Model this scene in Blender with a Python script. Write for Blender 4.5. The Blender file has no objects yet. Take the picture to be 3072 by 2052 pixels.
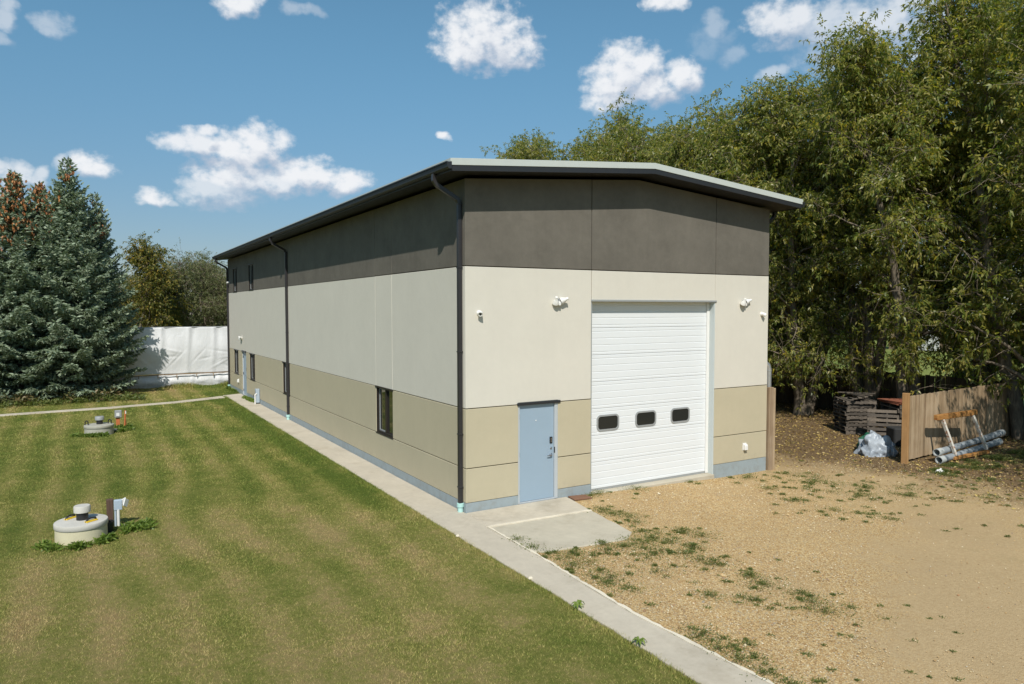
import bpy, bmesh, math, random
import numpy as np
from mathutils import Vector, Matrix

random.seed(7)
RNG = np.random.default_rng(11)
S = bpy.context.scene
C = S.collection
PI = math.pi

# ------------------------------------------------------------------ camera
cam_d = bpy.data.cameras.new('camera')
cam = bpy.data.objects.new('camera', cam_d)
C.objects.link(cam)
cam_d.sensor_width = 36.0
cam_d.lens = 36.0 * 2156.99 / 3072.0
cam_d.clip_start = 0.1
cam_d.clip_end = 3000
_r = Vector((0.85916796, -0.51169277, -0.00095633))
_u = Vector((0.0240149, 0.03845567, 0.99897169))
_f = Vector((0.51112982, 0.85830744, -0.04532812))
M = Matrix.Identity(4)
for i in range(3):
    M[i][0], M[i][1], M[i][2] = _r[i], _u[i], -_f[i]
M[0][3], M[1][3], M[2][3] = -6.6616, -13.0370, 4.1819
cam.matrix_world = M
S.camera = cam

# ------------------------------------------------------------------ sun and sky
SUN_TO = Vector((-0.350, -0.600, 0.735)).normalized()      # towards the sun
SUN_EL = math.asin(SUN_TO.z)
SUN_AZ = math.atan2(SUN_TO.x, SUN_TO.y)
SUN_STRENGTH = 4.5
SKY_STRENGTH = 0.112
S.view_settings.view_transform = 'Standard'
S.view_settings.look = 'None'
S.view_settings.gamma = 1.0
S.view_settings.exposure = 0.0
S.view_settings.use_curve_mapping = False
sun_d = bpy.data.lights.new('sun', 'SUN')
sun_d.energy = SUN_STRENGTH
sun_d.angle = math.radians(0.53)
sun_d.color = (1.0, 0.95, 0.87)
sun = bpy.data.objects.new('sun', sun_d)
C.objects.link(sun)
sun.rotation_euler = SUN_TO.to_track_quat('Z', 'Y').to_euler()
sun.location = (-10, -20, 30)

W = bpy.data.worlds.new('World')
S.world = W
W.use_nodes = True


class NT:
    """small wrapper to wire shader nodes"""
    def __init__(self, tree):
        self.t = tree
        self.n = tree.nodes
        self.l = tree.links

    def new(self, kind, **kw):
        nd = self.n.new(kind)
        for k, v in kw.items():
            setattr(nd, k, v)
        return nd

    def put(self, sock, v):
        if v is None:
            return
        if isinstance(v, bpy.types.NodeSocket):
            self.l.new(v, sock)
        else:
            if sock.type == 'RGBA' and hasattr(v, '__len__') and len(v) == 3:
                v = (*v, 1.0)
            sock.default_value = v

    def math(self, op, a, b=None, c=None, clamp=False):
        nd = self.new('ShaderNodeMath', operation=op, use_clamp=clamp)
        for i, v in enumerate((a, b, c)):
            self.put(nd.inputs[i], v)
        return nd.outputs[0]

    def vmath(self, op, a, b=None, scale=None):
        nd = self.new('ShaderNodeVectorMath', operation=op)
        self.put(nd.inputs[0], a)
        if b is not None:
            self.put(nd.inputs[1], b)
        if scale is not None:
            self.put(nd.inputs['Scale'], scale)
        return nd.outputs[1] if op in ('DOT_PRODUCT', 'LENGTH') else nd.outputs[0]

    def mix(self, fac, a, b, blend='MIX'):
        nd = self.new('ShaderNodeMix', data_type='RGBA', blend_type=blend)
        self.put(nd.inputs[0], fac)
        self.put(nd.inputs[6], a)
        self.put(nd.inputs[7], b)
        return nd.outputs[2]

    def noise(self, vec, scale, detail=3, rough=0.55, dist=0.0, dims='3D'):
        nd = self.new('ShaderNodeTexNoise', noise_dimensions=dims)
        if vec is not None:
            self.l.new(vec, nd.inputs['Vector'])
        nd.inputs['Scale'].default_value = scale
        nd.inputs['Detail'].default_value = detail
        nd.inputs['Roughness'].default_value = rough
        nd.inputs['Distortion'].default_value = dist
        return nd.outputs[0]

    def voro(self, vec, scale, feature='F1', out='Distance', rnd=1.0):
        nd = self.new('ShaderNodeTexVoronoi', feature=feature)
        if vec is not None:
            self.l.new(vec, nd.inputs['Vector'])
        nd.inputs['Scale'].default_value = scale
        nd.inputs['Randomness'].default_value = rnd
        return nd.outputs[out]

    def ramp(self, fac, stops, interp='LINEAR'):
        nd = self.new('ShaderNodeValToRGB')
        nd.color_ramp.interpolation = interp
        els = nd.color_ramp.elements
        while len(els) < len(stops):
            els.new(0.5)
        for e, (p, c) in zip(els, stops):
            e.position = p
            e.color = (*c, 1.0) if hasattr(c, '__len__') else (c, c, c, 1.0)
        self.put(nd.inputs[0], fac)
        return nd.outputs[0]

    def sep(self, v):
        nd = self.new('ShaderNodeSeparateXYZ')
        self.l.new(v, nd.inputs[0])
        return nd.outputs

    def comb(self, x, y, z):
        nd = self.new('ShaderNodeCombineXYZ')
        for i, v in enumerate((x, y, z)):
            self.put(nd.inputs[i], v)
        return nd.outputs[0]

    def smooth(self, v, a, b, lo=0.0, hi=1.0):
        nd = self.new('ShaderNodeMapRange', interpolation_type='SMOOTHSTEP')
        self.put(nd.inputs[0], v)
        nd.inputs[1].default_value = a
        nd.inputs[2].default_value = b
        nd.inputs[3].default_value = lo
        nd.inputs[4].default_value = hi
        return nd.outputs[0]


# clouds as the sky shows them: azimuth and elevation in degrees, half width, rise above and drop below
# the centre, and how solid the cloud is
CLOUDS = [
    (28.46, 20.07, 4.02, 3.08, 2.01, 1.00),
    (30.51, 19.49, 2.87, 1.82, 1.52, 1.00),
    (27.09, 19.31, 2.10, 1.98, 1.52, 1.00),
    (39.84, 17.62, 3.15, 2.50, 1.54, 1.00),
    (38.33, 17.07, 2.25, 1.86, 1.38, 1.00),
    (43.80, 17.09, 1.74, 1.50, 1.36, 1.00),
    (41.51, 16.62, 3.48, 1.52, 1.37, 0.95),
    (38.51, 15.68, 2.44, 0.97, 0.98, 0.85),
    (11.80, 11.83, 2.16, 1.99, 1.56, 0.95),
    (10.12, 11.41, 3.26, 1.64, 1.55, 0.95),
    (7.04, 11.92, 2.46, 1.06, 1.07, 0.80),
    (8.07, 12.75, 0.92, 0.47, 0.47, 0.80),
    (9.64, 9.84, 3.07, 1.38, 1.57, 0.85),
    (14.90, 10.14, 3.26, 1.49, 1.50, 0.95),
    (17.80, 9.78, 2.14, 1.26, 1.27, 0.95),
    (8.72, 8.55, 3.21, 1.56, 1.47, 0.62),
    (12.37, 9.38, 4.26, 1.41, 1.24, 0.75),
    (0.59, 9.57, 1.82, 1.15, 0.84, 0.95),
    (-0.80, 9.72, 0.85, 0.63, 0.57, 0.60),
    (4.36, 7.91, 1.06, 0.81, 0.61, 0.95),
    (5.39, 7.67, 0.70, 0.34, 0.27, 0.45),
    (10.45, 21.43, 1.97, 1.06, 1.17, 0.95),
    (14.75, 21.55, 1.49, 0.50, 0.56, 0.40),
    (16.01, 21.48, 0.79, 0.44, 0.44, 0.35),
    (25.43, 13.17, 0.65, 0.47, 0.36, 0.90),
    (51.25, 20.15, 2.96, 1.84, 1.88, 0.75),
    (54.19, 19.49, 3.45, 1.82, 2.18, 0.60),
    (57.81, 19.23, 3.82, 1.77, 2.27, 0.65),
    (60.99, 17.64, 3.32, 1.76, 2.10, 0.60),
    (55.65, 17.65, 4.27, 1.54, 1.88, 0.45),
    (50.41, 16.69, 1.18, 0.65, 0.66, 0.50),
    (46.33, 20.25, 1.06, 1.51, 0.96, 0.40),
    (46.02, 19.28, 1.94, 1.28, 1.17, 0.28),
    (47.45, 18.34, 1.22, 0.71, 0.65, 0.35),
    (42.61, 22.25, 1.89, 0.62, 0.82, 0.90),
    (-3.73, 18.06, 0.84, 1.12, 0.96, 0.50),
    (-1.31, 18.27, 1.25, 0.80, 0.87, 0.45),
    (-3.95, 16.88, 0.57, 0.62, 0.63, 0.40),
    (-3.72, 8.86, 1.46, 0.92, 0.93, 0.70),
    (-2.29, 8.87, 0.68, 0.69, 0.79, 0.60),
    (-3.75, 7.62, 1.87, 0.81, 0.78, 0.35),
    (80, 24, 6, 2.5, 2, .9), (92, 14, 7, 2.5, 1.5, .85), (110, 26, 6, 3, 2.2, .9), (128, 17, 7, 2.6, 1.8, .9), (150, 30, 6, 3, 2.2, .85),
    (168, 14, 8, 2.6, 1.6, .85), (-20, 15, 5, 2.2, 1.5, .9), (-32, 26, 6, 3, 2, .9), (-50, 12, 8, 2.2, 1.5, .85), (-68, 24, 6, 3, 2.2, .9),
    (-95, 15, 8, 2.6, 1.7, .9), (-118, 27, 6, 3, 2.1, .85), (-140, 16, 7, 2.6, 1.8, .9), (-165, 24, 5, 2.5, 1.7, .85), (20, 38, 9, 3, 2.4, .8),
    (75, 42, 9, 4, 3, .8), (-60, 44, 9, 4, 3, .8), (160, 50, 10, 4, 3, .7),
]


def cloud_group():
    g = bpy.data.node_groups.new('cloud_field', 'ShaderNodeTree')
    g.interface.new_socket('Vector', in_out='INPUT', socket_type='NodeSocketVector')
    g.interface.new_socket('Field', in_out='OUTPUT', socket_type='NodeSocketFloat')
    g.interface.new_socket('Solid', in_out='OUTPUT', socket_type='NodeSocketFloat')
    g.interface.new_socket('Body', in_out='OUTPUT', socket_type='NodeSocketFloat')
    t = NT(g)
    gi = t.new('NodeGroupInput')
    go = t.new('NodeGroupOutput')
    p = gi.outputs[0]
    # p: x azimuth, y elevation in degrees; warp and break the outline with noise
    warp = t.new('ShaderNodeTexNoise', noise_dimensions='3D')
    t.l.new(p, warp.inputs['Vector'])
    warp.inputs['Scale'].default_value = 0.45
    warp.inputs['Detail'].default_value = 3
    w = t.vmath('SUBTRACT', warp.outputs['Color'], (0.5, 0.5, 0.5))
    w = t.vmath('SCALE', w, scale=1.5)
    pw = t.vmath('ADD', p, w)
    F = None
    Amp = None
    sx, sy, _ = t.sep(pw)
    for (az, el, rx, up, dn, a) in CLOUDS:
        du = t.math('MULTIPLY', t.math('SUBTRACT', sx, az), 1.0 / rx)
        dv = t.math('SUBTRACT', sy, el)
        dv = t.math('MAXIMUM', t.math('MULTIPLY', dv, 1.0 / up), t.math('MULTIPLY', dv, -1.0 / dn))
        q = t.math('MULTIPLY_ADD', du, du, t.math('MULTIPLY', dv, dv))
        q = t.math('SUBTRACT', 1.0, q)
        qa = t.math('MULTIPLY', t.math('MAXIMUM', q, -0.3), a)
        if F is None:
            F, Amp = q, t.math('MULTIPLY_ADD', t.math('MAXIMUM', t.math('ADD', q, 0.4), 0.0), a, 0.0)
        else:
            F = t.math('SMOOTH_MAX', F, q, 0.15)
            Amp = t.math('MAXIMUM', Amp, t.math('MULTIPLY_ADD', t.math('MAXIMUM', t.math('ADD', q, 0.4), 0.0), a, 0.0))
    n1 = t.noise(t.vmath('MULTIPLY', p, (1.0, 1.25, 1.0)), 0.85, 8, 0.55)
    F2 = t.math('MULTIPLY_ADD', t.math('SUBTRACT', n1, 0.5), 2.6, t.math('ADD', F, 0.12))
    solid = t.math('DIVIDE', Amp, t.math('MAXIMUM', t.math('ADD', F, 0.4), 0.02), clamp=True)
    t.l.new(F2, go.inputs[0])
    t.l.new(solid, go.inputs[1])
    t.l.new(F, go.inputs[2])
    return g


def build_world():
    t = NT(W.node_tree)
    t.n.clear()
    out = t.new('ShaderNodeOutputWorld')
    bg = t.new('ShaderNodeBackground')
    bg.inputs['Strength'].default_value = SKY_STRENGTH
    sky = t.new('ShaderNodeTexSky', sky_type='NISHITA')
    sky.sun_disc = False
    sky.sun_elevation = SUN_EL
    sky.sun_rotation = SUN_AZ
    sky.altitude = 600
    sky.air_density = 1.0
    sky.dust_density = 0.6
    sky.ozone_density = 1.6
    tc = t.new('ShaderNodeTexCoord')
    d = t.vmath('NORMALIZE', tc.outputs['Generated'])
    x, y, z = t.sep(d)
    az = t.math('MULTIPLY', t.math('ARCTAN2', x, y), 180 / PI)
    el = t.math('MULTIPLY', t.math('ARCSINE', z), 180 / PI)
    p = t.comb(az, el, 0.0)
    g = cloud_group()
    a = t.new('ShaderNodeGroup', node_tree=g)
    t.l.new(p, a.inputs[0])
    b = t.new('ShaderNodeGroup', node_tree=g)
    t.l.new(t.vmath('ADD', p, (-0.6, 1.15, 0.0)), b.inputs[0])
    F = a.outputs[0]
    dens = t.smooth(F, -0.15, 1.15)
    dens = t.math('MULTIPLY', dens, t.smooth(a.outputs[1], 0.05, 0.95))
    dens = t.math('MULTIPLY', dens, t.smooth(el, 0.5, 5.0))
    lit = t.math('MULTIPLY', t.math('SUBTRACT', F, b.outputs[0]), 0.45)
    lit = t.math('MULTIPLY_ADD', t.math('SUBTRACT', a.outputs[2], b.outputs[2]), 0.55, lit)
    lit = t.smooth(lit, -0.55, 0.50)
    # sunlit cloud and the greyer side that faces away from the sun
    ccol = t.mix(lit, (4.3, 4.9, 5.9), (8.1, 8.2, 8.4))
    hz = t.smooth(el, -3.0, 24.0)
    tint = t.mix(hz, (0.50, 0.485, 0.555), (0.80, 1.14, 1.08))
    skyc = t.mix(1.0, sky.outputs[0], tint, 'MULTIPLY')
    col = t.mix(t.math('MULTIPLY', dens, 0.95), skyc, ccol)
    t.l.new(col, bg.inputs['Color'])
    t.l.new(bg.outputs[0], out.inputs[0])


build_world()
try:
    W.cycles.sampling_method = 'MANUAL'
    W.cycles.sample_map_resolution = 512
except Exception:
    pass
S.cycles.max_bounces = 6
S.cycles.transparent_max_bounces = 8


# ------------------------------------------------------------------ materials
def new_mat(name):
    m = bpy.data.materials.new(name)
    m.use_nodes = True
    t = NT(m.node_tree)
    t.n.clear()
    out = t.new('ShaderNodeOutputMaterial')
    b = t.new('ShaderNodeBsdfPrincipled')
    t.l.new(b.outputs[0], out.inputs[0])
    t.out = out
    t.b = b
    t.pos = t.new('ShaderNodeNewGeometry').outputs['Position']
    return m, t


def bump(t, h, strength=0.3, dist=0.01):
    b = t.new('ShaderNodeBump')
    b.inputs['Strength'].default_value = strength
    b.inputs['Distance'].default_value = dist
    t.l.new(h, b.inputs['Height'])
    t.l.new(b.outputs[0], t.b.inputs['Normal'])


def setb(t, base=None, rough=None, metal=None, spec=None, **kw):
    if base is not None:
        t.put(t.b.inputs['Base Color'], base)
    if rough is not None:
        t.put(t.b.inputs['Roughness'], rough)
    if metal is not None:
        t.put(t.b.inputs['Metallic'], metal)
    if spec is not None:
        t.put(t.b.inputs['Specular IOR Level'], spec)
    for k, v in kw.items():
        t.put(t.b.inputs[k], v)


def mul(c, k):
    return tuple(min(1.0, v * k) for v in c)


def stucco(name, c, mott=0.10, fine=0.12, rough=0.85, streaks=0.05):
    m, t = new_mat(name)
    big = t.noise(t.pos, 0.9, 5, 0.68)
    mid = t.noise(t.pos, 5.0, 5, 0.7)
    fin = t.noise(t.pos, 160, 2, 0.6)
    sc = t.vmath('MULTIPLY', t.pos, (9.0, 9.0, 0.35))
    st = t.noise(sc, 1.0, 3, 0.6)
    v = t.math('MULTIPLY_ADD', t.math('SUBTRACT', big, 0.5), mott * 2, 1.0)
    v = t.math('MULTIPLY_ADD', t.math('SUBTRACT', mid, 0.5), mott, v)
    v = t.math('MULTIPLY_ADD', t.math('SUBTRACT', fin, 0.5), fine, v)
    v = t.math('MULTIPLY_ADD', t.math('SUBTRACT', st, 0.5), streaks * 2, v)
    # rain splash dirt low on the wall
    z = t.sep(t.pos)[2]
    low = t.math('MULTIPLY', t.smooth(z, 0.55, -0.05), t.smooth(mid, 0.42, 0.7))
    col = t.mix(1.0, c, t.comb(v, v, v), 'MULTIPLY')
    col = t.mix(t.math('MULTIPLY', low, 0.35), col, (0.20, 0.17, 0.12))
    setb(t, col, rough, spec=0.25)
    bump(t, t.noise(t.pos, 220, 3, 0.7), 0.35, 0.004)
    return m


def paint(name, c, rough=0.45, metal=0.0, var=0.06, bumpk=0.0, scale=6, spec=0.5):
    m, t = new_mat(name)
    n = t.noise(t.pos, scale, 4, 0.65)
    v = t.math('MULTIPLY_ADD', t.math('SUBTRACT', n, 0.5), var * 2, 1.0)
    setb(t, t.mix(1.0, c, t.comb(v, v, v), 'MULTIPLY'), t.math('MULTIPLY_ADD', n, 0.15, rough - 0.07), metal, spec=spec)
    if bumpk:
        bump(t, t.noise(t.pos, 90, 3, 0.6), bumpk, 0.003)
    return m


def wood(name, c1, c2, axis='z', rough=0.8):
    m, t = new_mat(name)
    k = {'z': (28, 28, 1.6), 'x': (1.6, 28, 28), 'y': (28, 1.6, 28)}[axis]
    sc = t.vmath('MULTIPLY', t.pos, k)
    n = t.noise(sc, 1.0, 5, 0.65, 0.6)
    isl = t.new('ShaderNodeObjectInfo').outputs['Random']
    big = t.noise(t.pos, 1.3, 3, 0.6)
    f = t.math('ADD', t.math('MULTIPLY', n, 0.75), t.math('MULTIPLY', isl, 0.35))
    f = t.math('ADD', f, t.math('MULTIPLY', t.math('SUBTRACT', big, 0.5), 0.5))
    setb(t, t.ramp(f, [(0.2, mul(c1, 0.55)), (0.5, c1), (0.85, c2)]), rough, spec=0.2)
    bump(t, n, 0.4, 0.004)
    return m


def concrete(name, c, var=0.20, rough=0.9):
    m, t = new_mat(name)
    a = t.noise(t.pos, 1.1, 5, 0.65)
    b = t.noise(t.pos, 9, 5, 0.7)
    f = t.noise(t.pos, 120, 3, 0.7)
    v = t.math('MULTIPLY_ADD', t.math('SUBTRACT', a, 0.5), var * 2, 1.0)
    v = t.math('MULTIPLY_ADD', t.math('SUBTRACT', b, 0.5), var * 1.2, v)
    v = t.math('MULTIPLY_ADD', t.math('SUBTRACT', f, 0.5), 0.35, v)
    col = t.mix(1.0, c, t.comb(v, v, v), 'MULTIPLY')
    stain = t.smooth(t.noise(t.pos, 0.8, 5, 0.7), 0.50, 0.72)
    col = t.mix(t.math('MULTIPLY', stain, 0.38), col, (0.27, 0.22, 0.15))
    setb(t, col, rough, spec=0.2)
    bump(t, f, 0.4, 0.004)
    return m


MT = {}
MT['cream'] = stucco('cream_panel', (0.625, 0.59, 0.512), mott=0.07, fine=0.16, streaks=0.012)
MT['tan'] = stucco('tan_panel', (0.48, 0.425, 0.30), mott=0.08, fine=0.16, streaks=0.014)
MT['dark'] = stucco('dark_panel', (0.138, 0.125, 0.104), mott=0.36, fine=0.6, streaks=0.05)
MT['core'] = stucco('joint_backing', (0.12, 0.10, 0.07), mott=0.05)
MT['footing'] = stucco('grey_blue_footing', (0.30, 0.35, 0.37), mott=0.09, fine=0.15)
MT['fascia'] = paint('black_metal', (0.022, 0.023, 0.026), 0.45, var=0.1)
MT['soffit'] = paint('dark_soffit', (0.018, 0.018, 0.018), 0.5, var=0.1)
MT['trim'] = paint('pale_metal_trim', (0.50, 0.53, 0.50), 0.4, var=0.05)
MT['roof'] = paint('pale_roof_metal', (0.55, 0.57, 0.55), 0.4, var=0.06)
MT['downspout'] = paint('dark_bronze_metal', (0.03, 0.028, 0.03), 0.35, var=0.15)
MT['drain'] = paint('pale_teal_plastic', (0.42, 0.66, 0.62), 0.5, var=0.1)
MT['blue_door'] = paint('pale_blue_paint', (0.29, 0.38, 0.465), 0.42, var=0.05, scale=2.5)
MT['door_frame'] = paint('grey_blue_frame', (0.44, 0.47, 0.49), 0.5, var=0.05)
MT['steel'] = paint('brushed_steel', (0.42, 0.42, 0.43), 0.3, metal=0.9)
MT['black'] = paint('black_plastic', (0.02, 0.02, 0.021), 0.45, var=0.15)
MT['rubber'] = paint('black_rubber', (0.028, 0.028, 0.028), 0.8, var=0.15)
MT['garage'] = paint('white_door_enamel', (0.72, 0.74, 0.75), 0.4, var=0.02, scale=3)
MT['gframe'] = paint('pale_grey_vinyl_stop', (0.50, 0.545, 0.54), 0.5, var=0.03)
MT['winframe'] = paint('dark_bronze_frame', (0.026, 0.021, 0.018), 0.4, var=0.15)
MT['white'] = paint('white_plastic', (0.74, 0.73, 0.70), 0.4, var=0.04)
MT['grey'] = paint('grey_enamel', (0.30, 0.31, 0.31), 0.45, var=0.1)
MT['meter'] = paint('grey_blue_enamel', (0.38, 0.45, 0.52), 0.45, var=0.08)
MT['yellow'] = paint('yellow_plastic', (0.75, 0.50, 0.03), 0.5, var=0.1)
MT['orange'] = paint('orange_plastic', (0.50, 0.15, 0.05), 0.5, var=0.15)
MT['pvc'] = paint('grey_pvc', (0.26, 0.29, 0.31), 0.45, var=0.2, scale=4)
MT['pvc_in'] = paint('pale_pvc', (0.45, 0.47, 0.46), 0.5, var=0.1)
MT['galv'] = paint('galvanised_duct', (0.55, 0.56, 0.57), 0.33, metal=0.7, var=0.12, scale=14)
MT['green_tarp'] = paint('green_tarpaulin', (0.01, 0.09, 0.05), 0.5, var=0.2)
MT['concrete'] = concrete('pavement_concrete', (0.50, 0.445, 0.355))
MT['concrete2'] = concrete('apron_concrete', (0.47, 0.425, 0.335))
MT['joint'] = concrete('pale_joint_filler', (0.70, 0.63, 0.50), var=0.2)
MT['cistern_lid'] = concrete('cistern_lid_concrete', (0.52, 0.50, 0.45), var=0.20)
MT['cistern_wall'] = concrete('cistern_wall_concrete', (0.60, 0.55, 0.38), var=0.15)
MT['far_cistern'] = concrete('weathered_cistern_concrete', (0.38, 0.37, 0.31), var=0.22)
MT['fence'] = wood('fence_board_wood', (0.30, 0.215, 0.13), (0.47, 0.36, 0.24))
MT['cedar'] = wood('cedar_post_wood', (0.34, 0.19, 0.08), (0.45, 0.27, 0.12))
MT['oldpost'] = wood('weathered_post_wood', (0.27, 0.19, 0.12), (0.40, 0.32, 0.23))
MT['pallet'] = wood('pallet_wood', (0.10, 0.085, 0.07), (0.22, 0.18, 0.14), axis='x')
MT['redboard'] = wood('red_brown_board', (0.24, 0.085, 0.05), (0.34, 0.14, 0.08), axis='x')
MT['matboard'] = wood('brown_mat_board', (0.17, 0.085, 0.05), (0.25, 0.14, 0.09), axis='x')
MT['darkwood'] = wood('dark_post_wood', (0.10, 0.062, 0.045), (0.17, 0.11, 0.08))
MT['backfence'] = wood('old_fence_wood', (0.10, 0.075, 0.05), (0.20, 0.15, 0.10))


def mat_rust(name, base, rust, lo, hi):
    m, t = new_mat(name)
    n = t.noise(t.pos, 9, 5, 0.7)
    f = t.smooth(n, lo, hi)
    setb(t, t.mix(f, base, rust), 0.75, spec=0.2)
    bump(t, n, 0.4, 0.004)
    return m


MT['rustbeam'] = mat_rust('rusty_orange_beam', (0.38, 0.19, 0.06), (0.22, 0.075, 0.02), 0.5, 0.68)
MT['rustleg'] = mat_rust('rusty_white_leg', (0.60, 0.57, 0.50), (0.33, 0.13, 0.05), 0.52, 0.66)


def mat_glass(name, tint, ior=2.0):
    m, t = new_mat(name)
    setb(t, tint, 0.04, spec=1.0 if ior > 1.8 else .5, IOR=ior)
    n = t.noise(t.pos, 3, 2, 0.5)
    bump(t, n, 0.03, 0.01)
    return m


MT['glass'] = mat_glass('dark_window_glass', (0.015, 0.018, 0.018))
MT['glass_door'] = mat_glass('dim_acrylic_glass', (0.022, 0.024, 0.022), 1.35)
MT['blind'] = paint('pale_blind', (0.42, 0.45, 0.38), 0.3, var=0.05)


def mat_tarp():
    m, t = new_mat('white_tarpaulin')
    n = t.noise(t.pos, 1.6, 5, 0.6)
    v = t.math('MULTIPLY_ADD', t.math('SUBTRACT', n, 0.5), 0.10, 1.0)
    z = t.sep(t.pos)[2]
    dirt = t.math('MULTIPLY', t.smooth(z, 0.75, 0.0), t.smooth(t.noise(t.pos, 4, 4, 0.7), 0.4, 0.65))
    col = t.mix(1.0, (0.69, 0.70, 0.71), t.comb(v, v, v), 'MULTIPLY')
    col = t.mix(t.math('MULTIPLY', dirt, 0.30), col, (0.42, 0.38, 0.28))
    setb(t, col, 0.45, spec=0.4)
    bump(t, t.noise(t.vmath('MULTIPLY', t.pos, (2.5, 2.5, 0.9)), 1.4, 5, 0.6, 0.8), 0.5, 0.06)
    return m


MT['tarp'] = mat_tarp()


def mat_bag():
    m, t = new_mat('white_grey_sheeting')
    n = t.noise(t.pos, 3, 4, 0.6)
    setb(t, t.ramp(n, [(0.3, (0.24, 0.28, 0.33)), (0.6, (0.42, 0.46, 0.50))]), 0.35, spec=0.5)
    bump(t, t.noise(t.pos, 7, 4, 0.6, 1.0), 0.6, 0.03)
    return m


MT['bag'] = mat_bag()


def lawn_color(t, jitter=None):
    """mown lawn: stripes along the building, dry and brown patches, all fixed to the ground"""
    x, y, z = t.sep(t.pos)
    wv = t.noise(t.pos, 0.16, 2, 0.5)
    # the mower bends its lanes round the cistern near the camera
    ax = t.math('ADD', x, 6.6)
    ay = t.math('SUBTRACT', y, 2.3)
    rr = t.math('SQRT', t.math('ADD', t.math('MULTIPLY', ax, ax), t.math('MULTIPLY', ay, ay)))
    bend = t.math('MULTIPLY', t.smooth(rr, 5.0, 0.5), 0.9)
    ph = t.math('MULTIPLY_ADD', wv, 0.45, x)
    ph = t.math('ADD', ph, t.math('MULTIPLY', bend, t.smooth(ax, -0.5, 2.5)))
    st = t.math('SINE', t.math('MULTIPLY', ph, 2 * PI / 0.93))
    st = t.math('MULTIPLY_ADD', st, 0.5, 0.5)
    far = t.smooth(y, -12.0, 1.0)
    brk = t.smooth(t.noise(t.vmath('MULTIPLY', t.pos, (1.0, 0.45, 1.0)), 0.9, 3, 0.6), 0.3, 0.6)
    st = t.math('MULTIPLY', t.math('MULTIPLY', st, far), t.math('MULTIPLY_ADD', brk, 0.6, 0.4))
    patch = t.noise(t.pos, 0.34, 4, 0.6, 0.4)
    patch2 = t.noise(t.pos, 1.5, 4, 0.65)
    fine = t.noise(t.pos, 13, 4, 0.75)
    dry = t.math('ADD', t.math('MULTIPLY_ADD', patch, 1.15, -0.075), t.math('MULTIPLY_ADD', patch2, 0.7, -0.1))
    dry = t.math('ADD', dry, t.math('MULTIPLY', t.smooth(y, 7.0, -4.0), 0.33))
    dry = t.math('SUBTRACT', dry, t.math('MULTIPLY', t.smooth(x, -2.6, -1.2), t.math('MULTIPLY', t.smooth(y, -1.5, 4.0), 0.30)))
    dry = t.math('ADD', dry, t.math('MULTIPLY', t.math('SUBTRACT', st, 0.35), 0.38))
    # a greener fringe where the sidewalk sheds water
    dry = t.math('SUBTRACT', dry, t.math('MULTIPLY', t.smooth(x, -1.45, -0.95), 0.12))
    dry = t.math('ADD', dry, t.math('MULTIPLY', t.smooth(y, 22.0, 25.5), 0.22))
    dry = t.math('MULTIPLY_ADD', t.math('SUBTRACT', fine, 0.5), 1.15, dry)
    if jitter is not None:
        dry = t.math('MULTIPLY_ADD', t.math('SUBTRACT', jitter, 0.5), 0.5, dry)
    g = t.ramp(t.math('MULTIPLY', dry, 0.6), [(0.24, (0.095, 0.132, 0.022)), (0.42, (0.165, 0.182, 0.040)),
                                              (0.56, (0.235, 0.225, 0.062)), (0.72, (0.315, 0.258, 0.100)),
                                              (0.92, (0.37, 0.265, 0.125))])
    return g


def mat_lawn():
    m, t = new_mat('lawn_turf')
    col = lawn_color(t)
    setb(t, t.mix(1.0, col, (0.85, 0.85, 0.85), 'MULTIPLY'), 0.95, spec=0.1)
    bump(t, t.noise(t.pos, 70, 4, 0.75), 0.9, 0.03)
    return m


def mat_blade():
    m, t = new_mat('grass_blade')
    r = t.new('ShaderNodeNewGeometry').outputs['Random Per Island']
    col = lawn_color(t, r)
    v = t.math('MULTIPLY_ADD', r, 0.55, 0.95)
    setb(t, t.mix(1.0, col, t.comb(v, v, v), 'MULTIPLY'), 0.7, spec=0.2)
    return m


def mat_leafy(name, stops, rough=0.5, spec=0.4, trans=0.35, nscale=1.2, yellow=None):
    """foliage: colour from a per-leaf random value and clump noise, with light through the leaf"""
    m, t = new_mat(name)
    r = t.new('ShaderNodeNewGeometry').outputs['Random Per Island']
    n = t.noise(t.pos, nscale, 3, 0.6)
    f = t.math('ADD', t.math('MULTIPLY', r, 0.55), t.math('MULTIPLY', n, 0.45))
    col = t.ramp(f, stops)
    if yellow:
        yn = t.noise(t.pos, 1.7, 3, 0.7)
        yf = t.math('MULTIPLY', t.smooth(yn, 0.56, 0.66), t.smooth(r, 0.25, 0.5))
        col = t.mix(yf, col, yellow)
    setb(t, col, rough, spec=spec)
    tr = t.new('ShaderNodeBsdfTranslucent')
    t.l.new(t.mix(1.0, col, (1.25, 1.35, 0.6), 'MULTIPLY'), tr.inputs[0])
    mx = t.new('ShaderNodeMixShader')
    mx.inputs[0].default_value = trans
    t.l.new(t.b.outputs[0], mx.inputs[1])
    t.l.new(tr.outputs[0], mx.inputs[2])
    t.l.new(mx.outputs[0], t.out.inputs[0])
    return m


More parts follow.
